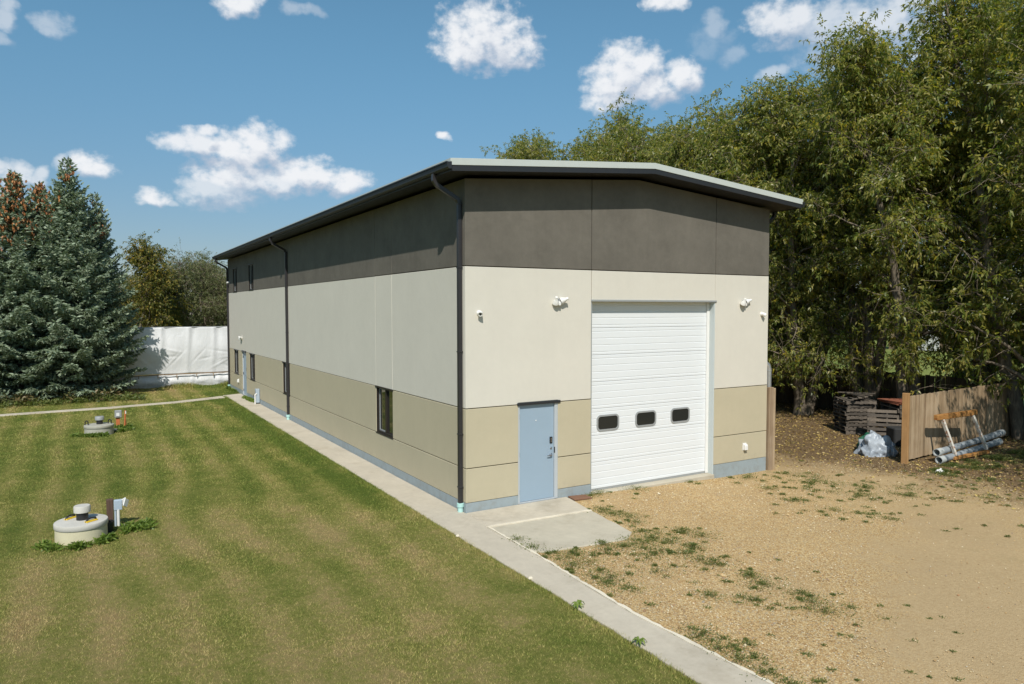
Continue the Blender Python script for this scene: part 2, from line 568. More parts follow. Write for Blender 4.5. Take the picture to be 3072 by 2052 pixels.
MT['lawn'] = mat_lawn()
MT['blade'] = mat_blade()
MT['willow'] = mat_leafy('willow_leaf', [(0.15, (0.065, 0.105, 0.018)), (0.38, (0.160, 0.205, 0.040)), (0.58, (0.310, 0.305, 0.075)),
                                         (0.80, (0.43, 0.37, 0.115))], rough=0.42, spec=0.55, trans=0.5, yellow=(0.46, 0.37, 0.03))
MT['ash'] = mat_leafy('ash_leaf', [(0.2, (0.06, 0.09, 0.018)), (0.5, (0.15, 0.155, 0.032)), (0.7, (0.30, 0.23, 0.04)), (0.85, (0.40, 0.25, 0.04))], trans=0.3)
MT['bush'] = mat_leafy('grey_green_leaf', [(0.2, (0.07, 0.095, 0.03)), (0.5, (0.15, 0.17, 0.06)), (0.8, (0.25, 0.245, 0.12))], trans=0.25)
MT['spruce'] = mat_leafy('spruce_needles', [(0.2, (0.095, 0.135, 0.080)), (0.5, (0.235, 0.295, 0.195)), (0.8, (0.39, 0.455, 0.325))], rough=0.6, spec=0.3, trans=0.12, nscale=2.0)
MT['weed'] = mat_leafy('weed_leaf', [(0.2, (0.07, 0.105, 0.022)), (0.5, (0.135, 0.175, 0.045)), (0.8, (0.25, 0.24, 0.08))], trans=0.35)
MT['lush'] = mat_leafy('lush_weed_leaf', [(0.2, (0.075, 0.13, 0.018)), (0.5, (0.145, 0.215, 0.034)), (0.8, (0.25, 0.31, 0.07))], trans=0.3)
MT['drybrush'] = mat_leafy('dry_brush', [(0.2, (0.07, 0.08, 0.03)), (0.5, (0.12, 0.13, 0.045)), (0.62, (0.20, 0.13, 0.06)), (0.8, (0.10, 0.15, 0.04))], trans=0.1)
MT['cone'] = mat_leafy('spruce_cone', [(0.2, (0.20, 0.075, 0.025)), (0.6, (0.36, 0.15, 0.05)), (0.8, (0.46, 0.22, 0.08))], trans=0.0)
MT['litter'] = mat_leafy('fallen_leaf', [(0.2, (0.14, 0.085, 0.03)), (0.5, (0.30, 0.20, 0.07)), (0.75, (0.48, 0.36, 0.11)), (0.9, (0.10, 0.06, 0.03))], trans=0.0)
MT['farwood'] = mat_leafy('far_foliage', [(0.2, (0.04, 0.06, 0.022)), (0.5, (0.08, 0.10, 0.04)), (0.8, (0.14, 0.14, 0.06))], trans=0.1, nscale=0.15)


def mat_bark(name, c):
    m, t = new_mat(name)
    sc = t.vmath('MULTIPLY', t.pos, (14, 14, 3))
    n = t.noise(sc, 1.0, 5, 0.7, 0.5)
    setb(t, t.ramp(n, [(0.3, mul(c, 0.45)), (0.55, c), (0.75, mul(c, 1.6))]), 0.9, spec=0.15)
    bump(t, n, 0.8, 0.02)
    return m


MT['bark'] = mat_bark('willow_bark', (0.20, 0.165, 0.125))
MT['twig'] = mat_bark('pale_twig_bark', (0.27, 0.22, 0.16))
MT['sprucebark'] = mat_bark('spruce_bark', (0.07, 0.05, 0.038))


def mat_gravel():
    m, t = new_mat('gravel_yard')
    x, y, z = t.sep(t.pos)
    cellc = t.new('ShaderNodeTexVoronoi')
    t.l.new(t.pos, cellc.inputs['Vector'])
    cellc.inputs['Scale'].default_value = 55
    r = t.sep(cellc.outputs['Color'])[0]
    stone = t.ramp(r, [(0.0, (0.292, 0.178, 0.078)), (0.3, (0.463, 0.303, 0.131)), (0.6, (0.566, 0.401, 0.192)), (0.85, (0.635, 0.508, 0.295)), (1.0, (0.326, 0.285, 0.222))])
    edge = t.smooth(cellc.outputs['Distance'], 0.35, 0.75)
    stone = t.mix(t.math('MULTIPLY', edge, 0.45), stone, (0.22, 0.135, 0.06))
    dirtc = t.ramp(t.noise(t.pos, 20, 5, 0.75), [(0.3, (0.357, 0.249, 0.130)), (0.7, (0.481, 0.360, 0.203))])
    # smooth driven track (world place), with an uneven edge
    wob = t.math('MULTIPLY', t.math('SUBTRACT', t.noise(t.pos, 0.8, 4, 0.6), 0.5), 2.4)
    ux = t.math('SUBTRACT', x, 5.6)
    uy = t.math('ADD', y, 7.0)
    along = t.math('ADD', t.math('MULTIPLY', ux, 0.86), t.math('MULTIPLY', uy, 0.50))
    across = t.math('SUBTRACT', t.math('MULTIPLY', uy, 0.86), t.math('MULTIPLY', ux, 0.50))
    q = t.math('ADD', t.math('ABSOLUTE', across), wob)
    track = t.math('MULTIPLY', t.smooth(q, 1.7, 0.5), t.smooth(t.math('ABSOLUTE', along), 6.5, 3.0))
    gen = t.smooth(t.noise(t.pos, 0.45, 4, 0.6), 0.52, 0.70, 0.0, 0.55)
    track = t.math('MAXIMUM', track, gen)
    far = t.smooth(x, 6.0, 11.0, 0.0, 0.75)
    track = t.math('MAXIMUM', track, far)
    col = t.mix(track, stone, dirtc)
    big = t.math('MULTIPLY_ADD', t.math('SUBTRACT', t.noise(t.pos, 0.5, 3, 0.6), 0.5), 0.22, 1.0)
    col = t.mix(1.0, col, t.comb(big, big, big), 'MULTIPLY')
    # leaf litter and bare earth under the trees, darkened to stand for dappled shade
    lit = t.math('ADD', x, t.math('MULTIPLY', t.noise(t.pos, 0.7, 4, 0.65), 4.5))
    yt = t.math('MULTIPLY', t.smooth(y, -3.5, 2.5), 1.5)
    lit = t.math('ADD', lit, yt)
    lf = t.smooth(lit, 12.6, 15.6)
    shaded_soil = t.ramp(t.noise(t.pos, 26, 5, 0.8), [(0.35, (0.085, 0.055, 0.032)), (0.6, (0.20, 0.135, 0.07)), (0.78, (0.36, 0.26, 0.13))])
    col = t.mix(lf, col, shaded_soil)
    # sparse low green cast where weeds creep
    gz = t.math('MULTIPLY', t.smooth(t.noise(t.pos, 1.1, 5, 0.7), 0.58, 0.7), t.smooth(x, 5.5, 10.0))
    col = t.mix(t.math('MULTIPLY', gz, 0.45), col, (0.14, 0.14, 0.045))
    setb(t, col, 0.95, spec=0.15)
    h = t.math('ADD', t.math('MULTIPLY', cellc.outputs['Distance'], -0.8), t.math('MULTIPLY', t.noise(t.pos, 60, 4, 0.7), 0.6))
    bump(t, h, 0.5, 0.015)
    return m


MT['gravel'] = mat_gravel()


def mat_pebble():
    m, t = new_mat('pebble_stone')
    r = t.new('ShaderNodeNewGeometry').outputs['Random Per Island']
    col = t.ramp(r, [(0.0, (0.260, 0.169, 0.082)), (0.25, (0.468, 0.303, 0.135)), (0.5, (0.572, 0.401, 0.196)), (0.75, (0.641, 0.516, 0.303)),
                     (0.88, (0.741, 0.648, 0.468)), (0.95, (0.247, 0.207, 0.164)), (1.0, (0.475, 0.234, 0.094))])
    setb(t, col, 0.8, spec=0.25)
    return m


MT['pebble'] = mat_pebble()


def mat_field():
    m, t = new_mat('far_field_grass')
    n = t.noise(t.pos, 0.12, 5, 0.65)
    f = t.noise(t.pos, 3, 4, 0.7)
    v = t.math('ADD', t.math('MULTIPLY', n, 0.65), t.math('MULTIPLY', f, 0.35))
    setb(t, t.ramp(v, [(0.35, (0.11, 0.155, 0.03)), (0.6, (0.20, 0.22, 0.06))]), 0.95, spec=0.1)
    return m


MT['field'] = mat_field()


# ------------------------------------------------------------------ mesh helpers
class MB:
    """gathers boxes, tubes and faces; build() links them as one mesh object"""
    def __init__(self):
        self.v, self.f, self.m = [], [], []

    def face(self, pts, mi=0):
        b = len(self.v)
        self.v += [tuple(p) for p in pts]
        self.f.append(tuple(range(b, b + len(pts))))
        self.m.append(mi)

    def box(self, x0, x1, y0, y1, z0, z1, mi=0, M=None, ch=0.0):
        b = len(self.v)
        pts = [(x, y, z) for x in (x0, x1) for y in (y0, y1) for z in (z0, z1)]
        if M is not None:
            pts = [tuple(M @ Vector(p)) for p in pts]
        self.v += pts
        for q in ((0, 1, 3, 2), (4, 6, 7, 5), (0, 4, 5, 1), (2, 3, 7, 6), (0, 2, 6, 4), (1, 5, 7, 3)):
            self.f.append(tuple(b + i for i in q))
            self.m.append(mi)
        return self

    def tube(self, pts, r, sides=8, mi=0, caps=True, phase=0.0, flat=1.0):
        """round (or with sides=4 square) tube through pts; r a number or one per point"""
        pts = [Vector(p) for p in pts]
        n = len(pts)
        rs = r if hasattr(r, '__len__') else [r] * n
        b = len(self.v)
        prev = None
        for i, p in enumerate(pts):
            if i == 0:
                d = pts[1] - p
            elif i == n - 1:
                d = p - pts[i - 1]
            else:
                d = (pts[i + 1] - p).normalized() + (p - pts[i - 1]).normalized()
            d.normalize()
            if prev is None:
                a = Vector((0, 1, 0)) if abs(d.y) < 0.8 else Vector((1, 0, 0))
                s = d.cross(a).normalized()
            else:
                s = (prev - d * prev.dot(d)).normalized()
            prev = s
            u = d.cross(s).normalized()
            k = 1.0
            if 0 < i < n - 1:
                c = (pts[i + 1] - p).normalized().dot((p - pts[i - 1]).normalized())
                k = 1.0 / max(0.6, math.sqrt(max(0.0, (1 + c) / 2)))
            for j in range(sides):
                an = phase + 2 * PI * j / sides
                self.v.append(tuple(p + (s * math.cos(an) + u * math.sin(an) * flat) * rs[i] * (k if sides == 4 else 1)))
        for i in range(n - 1):
            for j in range(sides):
                j2 = (j + 1) % sides
                self.f.append((b + i * sides + j, b + i * sides + j2, b + (i + 1) * sides + j2, b + (i + 1) * sides + j))
                self.m.append(mi)
        if caps:
            self.f.append(tuple(b + j for j in reversed(range(sides))))
            self.m.append(mi)
            self.f.append(tuple(b + (n - 1) * sides + j for j in range(sides)))
            self.m.append(mi)
        return self

    def lathe(self, prof, c, seg=28, axis='z', mi=0, M=None):
        """prof: list of (radius, height) bottom to top"""
        b = len(self.v)
        for (r, h) in prof:
            for j in range(seg):
                a = 2 * PI * j / seg
                p = Vector((r * math.cos(a), r * math.sin(a), h))
                if M is not None:
                    p = M @ p
                self.v.append((p.x + c[0], p.y + c[1], p.z + c[2]))
        for i in range(len(prof) - 1):
            for j in range(seg):
                j2 = (j + 1) % seg
                self.f.append((b + i * seg + j, b + i * seg + j2, b + (i + 1) * seg + j2, b + (i + 1) * seg + j))
                self.m.append(mi)
        if prof[0][0] > 1e-6:
            self.f.append(tuple(b + j for j in reversed(range(seg))))
            self.m.append(mi)
        k = b + (len(prof) - 1) * seg
        if prof[-1][0] > 1e-6:
            self.f.append(tuple(k + j for j in range(seg)))
            self.m.append(mi)
        return self

    def prism(self, poly, a, b_, axis='y', mi=0):
        """extrude a 2-D polygon: axis y takes (x, z); x takes (y, z); z takes (x, y)"""
        def P(p, t):
            return {'y': (p[0], t, p[1]), 'x': (t, p[0], p[1]), 'z': (p[0], p[1], t)}[axis]
        b = len(self.v)
        n = len(poly)
        self.v += [P(p, a) for p in poly] + [P(p, b_) for p in poly]
        self.f.append(tuple(b + i for i in range(n)))
        self.f.append(tuple(b + n + i for i in reversed(range(n))))
        self.m += [mi, mi]
        for i in range(n):
            j = (i + 1) % n
            self.f.append((b + i, b + n + i, b + n + j, b + j))
            self.m.append(mi)
        return self

    def build(self, name, mats, parent=None, bevel=0.0, smooth=False, loc=None):
        me = bpy.data.meshes.new(name)
        me.from_pydata(self.v, [], self.f)
        mats = mats if isinstance(mats, (list, tuple)) else [mats]
        for mm in mats:
            me.materials.append(MT[mm] if isinstance(mm, str) else mm)
        me.polygons.foreach_set('material_index', self.m)
        bm = bmesh.new()
        bm.from_mesh(me)
        bmesh.ops.recalc_face_normals(bm, faces=bm.faces)
        if bevel:
            ed = [e for e in bm.edges if len(e.link_faces) == 2 and e.calc_face_angle(0) > 0.6]
            bmesh.ops.bevel(bm, geom=ed, offset=bevel, segments=1, affect='EDGES', clamp_overlap=True)
        if smooth:
            for f in bm.faces:
                f.smooth = True
            for e in bm.edges:
                if len(e.link_faces) == 2 and e.calc_face_angle(0) > 0.7:
                    e.smooth = False
        bm.to_mesh(me)
        bm.free()
        o = bpy.data.objects.new(name, me)
        C.objects.link(o)
        if parent is not None:
            o.parent = parent
            pl = parent.matrix_world.translation if parent.parent is None else None
            base = wloc(parent)
            o.location = -base
            if loc is not None:
                o.location = Vector(loc) - base
        elif loc is not None:
            o.location = loc
        return o


def wloc(o):
    v = Vector((0, 0, 0))
    while o is not None:
        v += o.location
        o = o.parent
    return v


def tag(o, label=None, cat=None, group=None, kind=None):
    if label:
        o['label'] = label
    if cat:
        o['category'] = cat
    if group:
        o['group'] = group
    if kind:
        o['kind'] = kind
    return o


def empty(name, loc, label=None, cat=None, group=None):
    o = bpy.data.objects.new(name, None)
    o.empty_display_size = 0.2
    C.objects.link(o)
    o.location = loc
    return tag(o, label, cat, group)


def np_obj(name, V, F, mats, parent=None, mi=None, smooth=False, link=True):
    """mesh object from numpy arrays; F is (n, k)"""
    me = bpy.data.meshes.new(name)
    nf, k = F.shape
    me.vertices.add(len(V))
    me.vertices.foreach_set('co', np.ascontiguousarray(V, dtype=np.float32).ravel())
    me.loops.add(nf * k)
    me.loops.foreach_set('vertex_index', np.ascontiguousarray(F, dtype=np.int32).ravel())
    me.polygons.add(nf)
    me.polygons.foreach_set('loop_start', np.arange(0, nf * k, k, dtype=np.int32))
    me.polygons.foreach_set('loop_total', np.full(nf, k, dtype=np.int32))
    for mm in (mats if isinstance(mats, (list, tuple)) else [mats]):
        me.materials.append(MT[mm] if isinstance(mm, str) else mm)
    if mi is not None:
        me.polygons.foreach_set('material_index', np.ascontiguousarray(mi, dtype=np.int32))
    if smooth:
        me.polygons.foreach_set('use_smooth', np.ones(nf, dtype=bool))
    me.update(calc_edges=True)
    if not link:
        return me
    o = bpy.data.objects.new(name, me)
    C.objects.link(o)
    if parent is not None:
        o.parent = parent
    return o


def copy_tree(o, parent=None):
    c = o.copy()
    C.objects.link(c)
    c.parent = parent
    for ch in list(o.children):
        copy_tree(ch, c)
    return c


# ------------------------------------------------------------------ ground
WX, LY = 9.083, 27.77          # the building, its near corner at the origin
ZF, Z2, Z1, ZD, ZE = 0.195, 0.91, 2.147, 5.064, 6.84


def gz(x, y):
    """height of the gravel yard"""
    t = np.clip((np.asarray(x, float) - 2.6) / 6.0, 0, 1)
    s = t * t * (3 - 2 * t)
    return -0.035 - 0.135 * s


def sheet(name, xs, ys, zf, mat, kind='structure', keep=None, noise=0.012, label=None):
    X, Y = np.meshgrid(xs, ys, indexing='ij')
    Z = zf(X, Y) + noise * (np.sin(X * 1.7 + Y * .6) * np.sin(Y * 1.3 - X * .4) + .5 * np.sin(X * 4.1) * np.sin(Y * 3.7 + X))
    V = np.stack([X, Y, Z], -1).reshape(-1, 3)
    nx, ny = len(xs), len(ys)
    I, J = np.meshgrid(np.arange(nx - 1), np.arange(ny - 1), indexing='ij')
    a = (I * ny + J).ravel()
    F = np.stack([a, a + ny, a + ny + 1, a + 1], -1)
    if keep is not None:
        cx = (xs[:-1] + xs[1:]) / 2
        cy = (ys[:-1] + ys[1:]) / 2
        CX, CY = np.meshgrid(cx, cy, indexing='ij')
        F = F[keep(CX, CY).ravel()]
    o = np_obj(name, V, F, mat, smooth=True)
    return tag(o, label, kind=kind)


sheet('ground', np.linspace(-700, 700, 57), np.linspace(-700, 700, 57), lambda x, y: -0.26 + 0 * x, 'field', noise=0.0)
sheet('lawn', np.concatenate([np.linspace(-70, -12, 30), np.linspace(-11.5, -0.78, 30)]), np.linspace(-22, 75, 190), lambda x, y: -0.03 + 0 * x, 'lawn', noise=0.006)
sheet('back_lawn', np.linspace(-0.78, 9.0, 20), np.linspace(24.25, 75, 60), lambda x, y: -0.03 + 0 * x, 'lawn', noise=0.005)
xs = np.concatenate([np.linspace(-0.16, 12, 60), np.linspace(12.3, 23, 40)])
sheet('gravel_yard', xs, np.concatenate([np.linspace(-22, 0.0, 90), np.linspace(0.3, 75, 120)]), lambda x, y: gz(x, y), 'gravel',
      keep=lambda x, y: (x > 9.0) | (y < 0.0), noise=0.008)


def slab(name, poly, z0, z1, mat, bev=0.012):
    mb = MB()
    mb.prism(poly, z0, z1, 'z')
    o = mb.build(name, mat, bevel=bev)
    return tag(o, kind='structure')


def rough_edge(pts, step=0.22, amp=0.012, seed=1):
    rr = random.Random(seed)
    out = []
    for a, b in zip(pts[:-1], pts[1:]):
        n = max(1, int(math.dist(a, b) / step))
        for i in range(n):
            t = i / n
            out.append((a[0] + (b[0] - a[0]) * t + rr.uniform(-amp, amp), a[1] + (b[1] - a[1]) * t + rr.uniform(-amp, amp)))
    out.append(pts[-1])
    return out


swr = rough_edge([(-0.30, -22), (-0.22, -9), (-0.17, -7.8), (-0.22, -6.7), (-0.27, -5.5), (-0.20, -4.1), (-0.13, -3.0), (-0.09, -1.03), (-0.003, -1.0), (-0.003, 24.6)], 0.3, 0.006)
swl = rough_edge([(-0.003, 24.62), (-0.9, 24.25), (-0.84, 23.2), (-0.83, 14), (-0.80, 3.5), (-0.81, -1.3), (-0.79, -3.5), (-0.80, -5), (-0.82, -7.3), (-0.84, -22)], 0.25, 0.014, 3)
swr = [(min(x, -0.003), y) for x, y in swr]
slab('sidewalk', swr + swl[1:], -0.14, 0.0, 'concrete')
slab('doorstep_slab', [(-0.001, -0.995), (2.33, -1.085), (2.49, -0.20), (2.50, -0.004), (-0.001, -0.004)], -0.14, 0.003, 'concrete')
slab('apron_slab', [(-0.06, -1.10), (2.34, -1.175)] + rough_edge([(2.34, -1.175), (2.12, -2.70), (1.80, -2.97), (0.13, -2.80), (-0.09, -2.62)], .2, .015, 5)[1:], -0.14, -0.008, 'concrete2')
# pale filler in the joints of the concrete
mb = MB()
e1 = rough_edge([(-0.08, -1.03), (2.335, -1.125)], 0.12, 0.010, 8)
e2 = rough_edge([(2.34, -1.165), (-0.06, -1.085)], 0.12, 0.012, 9)
mb.prism(e1 + e2, -0.1, 0.006, 'z')
e1 = rough_edge([(-0.085, -1.05), (-0.125, -3.0), (-0.195, -4.1), (-0.265, -5.5), (-0.215, -6.7), (-0.165, -7.8), (-0.215, -9), (-0.29, -21)], 0.14, 0.012, 10)
e2 = rough_edge([(-0.25, -21), (-0.18, -9), (-0.125, -7.8), (-0.165, -6.7), (-0.215, -5.5), (-0.145, -4.1), (-0.085, -3.0), (-0.05, -1.10)], 0.11, 0.022, 11)
mb.prism(e1 + e2, -0.1, 0.004, 'z')
tag(mb.build('joint_filler', 'joint'), kind='structure')
# narrow path crossing the back of the lawn
lo = rough_edge([(-45, 19.8), (-20, 21.0), (-9.6, 21.62), (-5.8, 21.85), (-3.2, 22.4), (-0.95, 23.3)], 0.5, 0.03, 12)
hi = rough_edge([(-0.95, 24.05), (-3.2, 22.98), (-5.8, 22.38), (-9.6, 22.15), (-20, 21.55), (-45, 20.4)], 0.5, 0.03, 13)
slab('footpath', lo + hi, -0.12, -0.002, 'concrete')


# ------------------------------------------------------------------ the warehouse
B = empty('warehouse', (WX / 2, LY / 2, 0), 'long two storey warehouse with dark, cream and tan wall panels and a low gable roof', 'warehouse')
G0, G1, ZG = 3.194, 7.106, 4.385
D0, D1, DH = 1.256, 2.285, 2.19
GAP = 0.009


def ztop(x):
    return ZE + 0.083 * min(x, WX - x) - 0.02


def front_panel(poly, mat, label=None):
    mb = MB()
    mb.prism(poly, 0.0, 0.05, 'y')
    o = mb.build('wall_panel', mat, B, bevel=0.006)
    return o


def rect(x0, x1, z0, z1):
    g = GAP
    return [(x0 + g, z0 + g), (x1 - g, z0 + g), (x1 - g, z1 - g), (x0 + g, z1 - g)]


# front: dark band following the gable, cream field, tan base
g = GAP
front_panel([(0, ZD + g), (G0 - g, ZD + g), (G0 - g, ztop(G0)), (0, ztop(0))], 'dark')
front_panel([(G0 + g, ZD + g), (G1 - g, ZD + g), (G1 - g, ztop(G1)), (WX / 2, ztop(WX / 2)), (G0 + g, ztop(G0))], 'dark')
front_panel([(G1 + g, ZD + g), (WX, ZD + g), (WX, ztop(WX)), (G1 + g, ztop(G1))], 'dark')
# the cream panel is notched over the door
front_panel([(0, Z1 + g), (D0, Z1 + g), (D0, DH), (D1, DH), (D1, Z1 + g), (G0 - g, Z1 + g), (G0 - g, ZD - g), (0, ZD - g)], 'cream')
front_panel([(G0 + g, ZG), (G1 - g, ZG), (G1 - g, ZD - g), (G0 + g, ZD - g)], 'cream')
front_panel([(G1 + g * 0, Z1 + g), (WX, Z1 + g), (WX, ZD - g), (G1, ZD - g)], 'cream')
for (a, b_) in ((0, D0), (D1, G0), (G1, WX)):
    front_panel([(a, Z2 + g), (b_, Z2 + g), (b_, Z1 - g), (a, Z1 - g)], 'tan')
    front_panel([(a, ZF + g * .6), (b_, ZF + g * .6), (b_, Z2 - g), (a, Z2 - g)], 'tan')
for (a, b_) in ((0.0, D0), (D1, G0), (G1, WX)):
    mb = MB()
    mb.box(a, b_, 0.004, 0.05, -0.3, ZF - 0.004)
    mb.build('footing', 'footing', B, bevel=0.004)

# left side
J0, J1 = 4.05, 5.246
WIN = [(4.05, 5.246), (14.62, 15.71), (21.08, 22.24), (25.14, 26.30)]
UPW = [(21.08, 22.2), (25.14, 26.26)]
UZ0, UZ1 = 5.075, 6.29
SD0, SD1 = 23.10, 24.08


def side_panel(y0, y1, z0, z1, mat, x0=0.0, x1=0.05, holes=()):
    mb = MB()
    if not holes:
        mb.box(x0, x1, y0, y1, z0, z1)
    else:
        ys = y0
        for (ha, hb, ht) in holes:                       # notches from the bottom edge up to ht
            mb.box(x0, x1, ys, ha, z0, z1)
            mb.box(x0, x1, ha, hb, ht, z1)
            ys = hb
        mb.box(x0, x1, ys, y1, z0, z1)
    return mb.build('wall_panel', mat, B, bevel=0.0 if holes else 0.006)


C0 = 0.05                                                 # the front panels cap the corner
for (a, b_, hs) in ((C0, J0 - g * .5, ()), (J0 + g * .5, J1 - g * .5, ()), (J1 + g * .5, LY, [(u0, u1, UZ1) for u0, u1 in UPW])):
    side_panel(a, b_, ZD + g, ztop(0), 'dark', holes=hs)
    side_panel(a, b_, Z1 + g, ZD - g, 'cream', holes=[(SD0, SD1, DH)] if b_ == LY else ())
segs = [C0, WIN[0][0], WIN[0][1], WIN[1][0], WIN[1][1], WIN[2][0], WIN[2][1], SD0, SD1, WIN[3][0], WIN[3][1], LY]
for a, b_ in zip(segs[0::2], segs[1::2]):
    side_panel(a, b_, Z2 + g, Z1 - g, 'tan')
for a, b_ in ((C0, SD0), (SD1, LY)):
    side_panel(a, b_, ZF + g * .6, Z2 - g, 'tan')
    mb = MB()
    mb.box(0.004, 0.05, a, b_, -0.3, ZF - 0.004)
    mb.build('footing', 'footing', B, bevel=0.004)

# backing behind the joints, with the openings cut, and the two walls turned away
mb = MB()
TC = 0.30
y0c, y1c = 0.055, TC
for (a, b_, z0, z1) in ((0.055, D0, -.3, ZE - .05), (D0, D1, DH, ZE - .05), (D1, G0, -.3, ZE - .05), (G0, G1, ZG, ZE - .05), (G1, WX - .01, -.3, ZE - .05)):
    mb.box(a, b_, y0c, y1c, z0, z1)
mb.prism([(0.06, ZE - .05), (WX - .06, ZE - .05), (WX / 2, ztop(WX / 2) - .01)], 0.06, TC, 'y')
op = sorted([(a, b_, Z2, Z1) for a, b_ in WIN] + [(SD0, SD1, -.3, DH)])
ys = TC
for (a, b_, z0, z1) in op:
    mb.box(0.055, TC, ys, a, -.3, ZD)
    if z0 > 0:
        mb.box(0.055, TC, a, b_, -.3, z0)
    mb.box(0.055, TC, a, b_, z1, ZD)
    ys = b_
mb.box(0.055, TC, ys, LY, -.3, ZD)
ys = TC
for (a, b_) in UPW:
    mb.box(0.055, TC, ys, a, ZD, ZE - .03)
    mb.box(0.055, TC, a, b_, ZD, UZ0)
    mb.box(0.055, TC, a, b_, UZ1, ZE - .03)
    ys = b_
mb.box(0.055, TC, ys, LY, ZD, ZE - .03)
mb.build('wall_core', 'core', B)
# right and back walls
for nm, (x0, x1, ya, yb) in (('side', (WX - .25, WX, 0.05, LY)), ('back', (0.055, WX - .25, LY - .25, LY + .0))):
    for (z0, z1, mt) in ((-.3, ZF, 'footing'), (ZF + .005, Z2 - .009, 'tan'), (Z2 + .009, Z1 - .009, 'tan'), (Z1 + .009, ZD - .009, 'cream'), (ZD + .009, ZE - .02, 'dark')):
        q = MB()
        q.box(x0, x1, ya, yb, z0, z1)
        q.build('footing' if mt == 'footing' else 'wall_panel', mt, B)
q = MB()
q.box(WX - .24, WX - .02, .06, LY - .02, -.2, ZE - .04)
q.box(.06, WX - .26, LY - .24, LY - .02, -.2, ZE - .04)
q.prism([(0.1, ZE - .05), (WX - .1, ZE - .05), (WX / 2, ztop(WX / 2) - .01)], LY - .2, LY, 'y')
q.build('wall_core', 'core', B)
# interior floor keeps light out of the gap under the walls
q = MB()
q.box(.3, WX - .25, .3, LY - .25, -.25, .0)
q.build('floor_slab', 'concrete', B)

# roof: pale sheet with pale edge, dark fascia below, dark soffit
OX, OY = 0.567, 0.581
RT = [(-OX, 7.060), (WX / 2, 7.484), (WX + OX, 7.060)]
rt = MB()
rt.prism(RT + [(x, z - 0.10) for x, z in reversed(RT)], -OY + 0.02, LY + OY - 0.02, 'y')
rt.build('roof', 'roof', B)
for ya, yb in ((-OY, -OY + .018), (LY + OY - .018, LY + OY)):
    q = MB()
    q.prism([(x, z + 0.004) for x, z in RT] + [(x, z - 0.128) for x, z in reversed(RT)], ya, yb, 'y')
    q.build('roof_trim', 'trim', B, bevel=.003)
    q = MB()
    d = .012 if ya < 0 else -.012
    i = 0.012
    q.prism([(-OX + i, 6.934), (WX / 2, 7.358), (WX + OX - i, 6.934), (WX + OX - i, 6.822), (WX / 2, 7.246), (-OX + i, 6.822)], ya + d, yb + d, 'y')
    q.build('fascia', 'fascia', B, bevel=.003)
for s in (0, 1):
    xa = -OX if s == 0 else WX + OX
    xb = xa + .02 if s == 0 else xa - .02
    q = MB()
    q.box(min(xa, xb), max(xa, xb), -OY + .03, LY + OY - .03, 6.83, 6.955)
    q.build('fascia', 'fascia', B)
q = MB()
q.prism([(-OX + .03, 6.935), (WX / 2, 7.36), (WX + OX - .03, 6.935), (WX + OX - .03, 6.845), (WX / 2, 7.265), (-OX + .03, 6.845)], -OY + .04, LY + OY - .04, 'y')
q.build('soffit', 'soffit', B)
# eaves gutters with a pale drip edge above
for s in (0, 1):
    sg = -1 if s == 0 else 1
    xo = -OX if s == 0 else WX + OX
    prof = [(0.0, 6.985), (0.0, 6.865), (0.060, 6.865), (0.085, 6.895), (0.095, 6.985), (0.107, 6.985), (0.107, 6.975), (0.115, 6.975), (0.115, 6.997), (0.087, 6.997), (0.078, 6.90), (0.055, 6.878), (0.012, 6.878), (0.012, 6.985)]
    q = MB()
    q.prism([(xo + sg * a, z) for a, z in prof], -OY + .01, LY + OY - .01, 'y')
    for ya in (-OY + .004, LY + OY - .02):
        q.prism([(xo + sg * a, z) for a, z in ((0.001, 6.99), (0.001, 6.862), (0.062, 6.862), (0.09, 6.893), (0.108, 6.99))], ya, ya + .016, 'y')
    q.build('gutter', 'fascia', B)
    q = MB()
    q.box(min(xo, xo + sg * .03), max(xo, xo + sg * .03), -OY + .006, LY + OY - .006, 6.998, 7.062)
    q.build('drip_edge', 'trim', B)


def downspout(y, sg=-1, full=True):
    xw = -0.055 if sg < 0 else WX + .055
    xo = -OX - .045 if sg < 0 else WX + OX + .045
    k = 1 if sg > 0 else -1
    q = MB()
    pts = [(xo, y, 6.87), (xo, y, 6.745), (xo - k * .06, y, 6.66), (xw + k * .05, y, 6.42), (xw, y, 6.33), (xw, y, 0.16)]
    q.tube(pts, 0.060, 4, phase=PI / 4)
    for z in (6.30, 5.02, 3.3, 1.6, .5):
        q.box(xw - .05, xw + .05, y - .055, y + .055, z, z + .03)
    o = q.build('downspout', 'downspout', B, bevel=.006)
    q = MB()
    q.lathe([(.058, -.05), (.058, .10), (.075, .105), (.075, .18), (.060, .185)], (xw, y, 0), 16)
    q.build('drain_pipe', 'drain', o, smooth=True)


downspout(0.15)
downspout(14.72)
downspout(LY - .14)
downspout(0.35, 1)
downspout(14.7, 1)

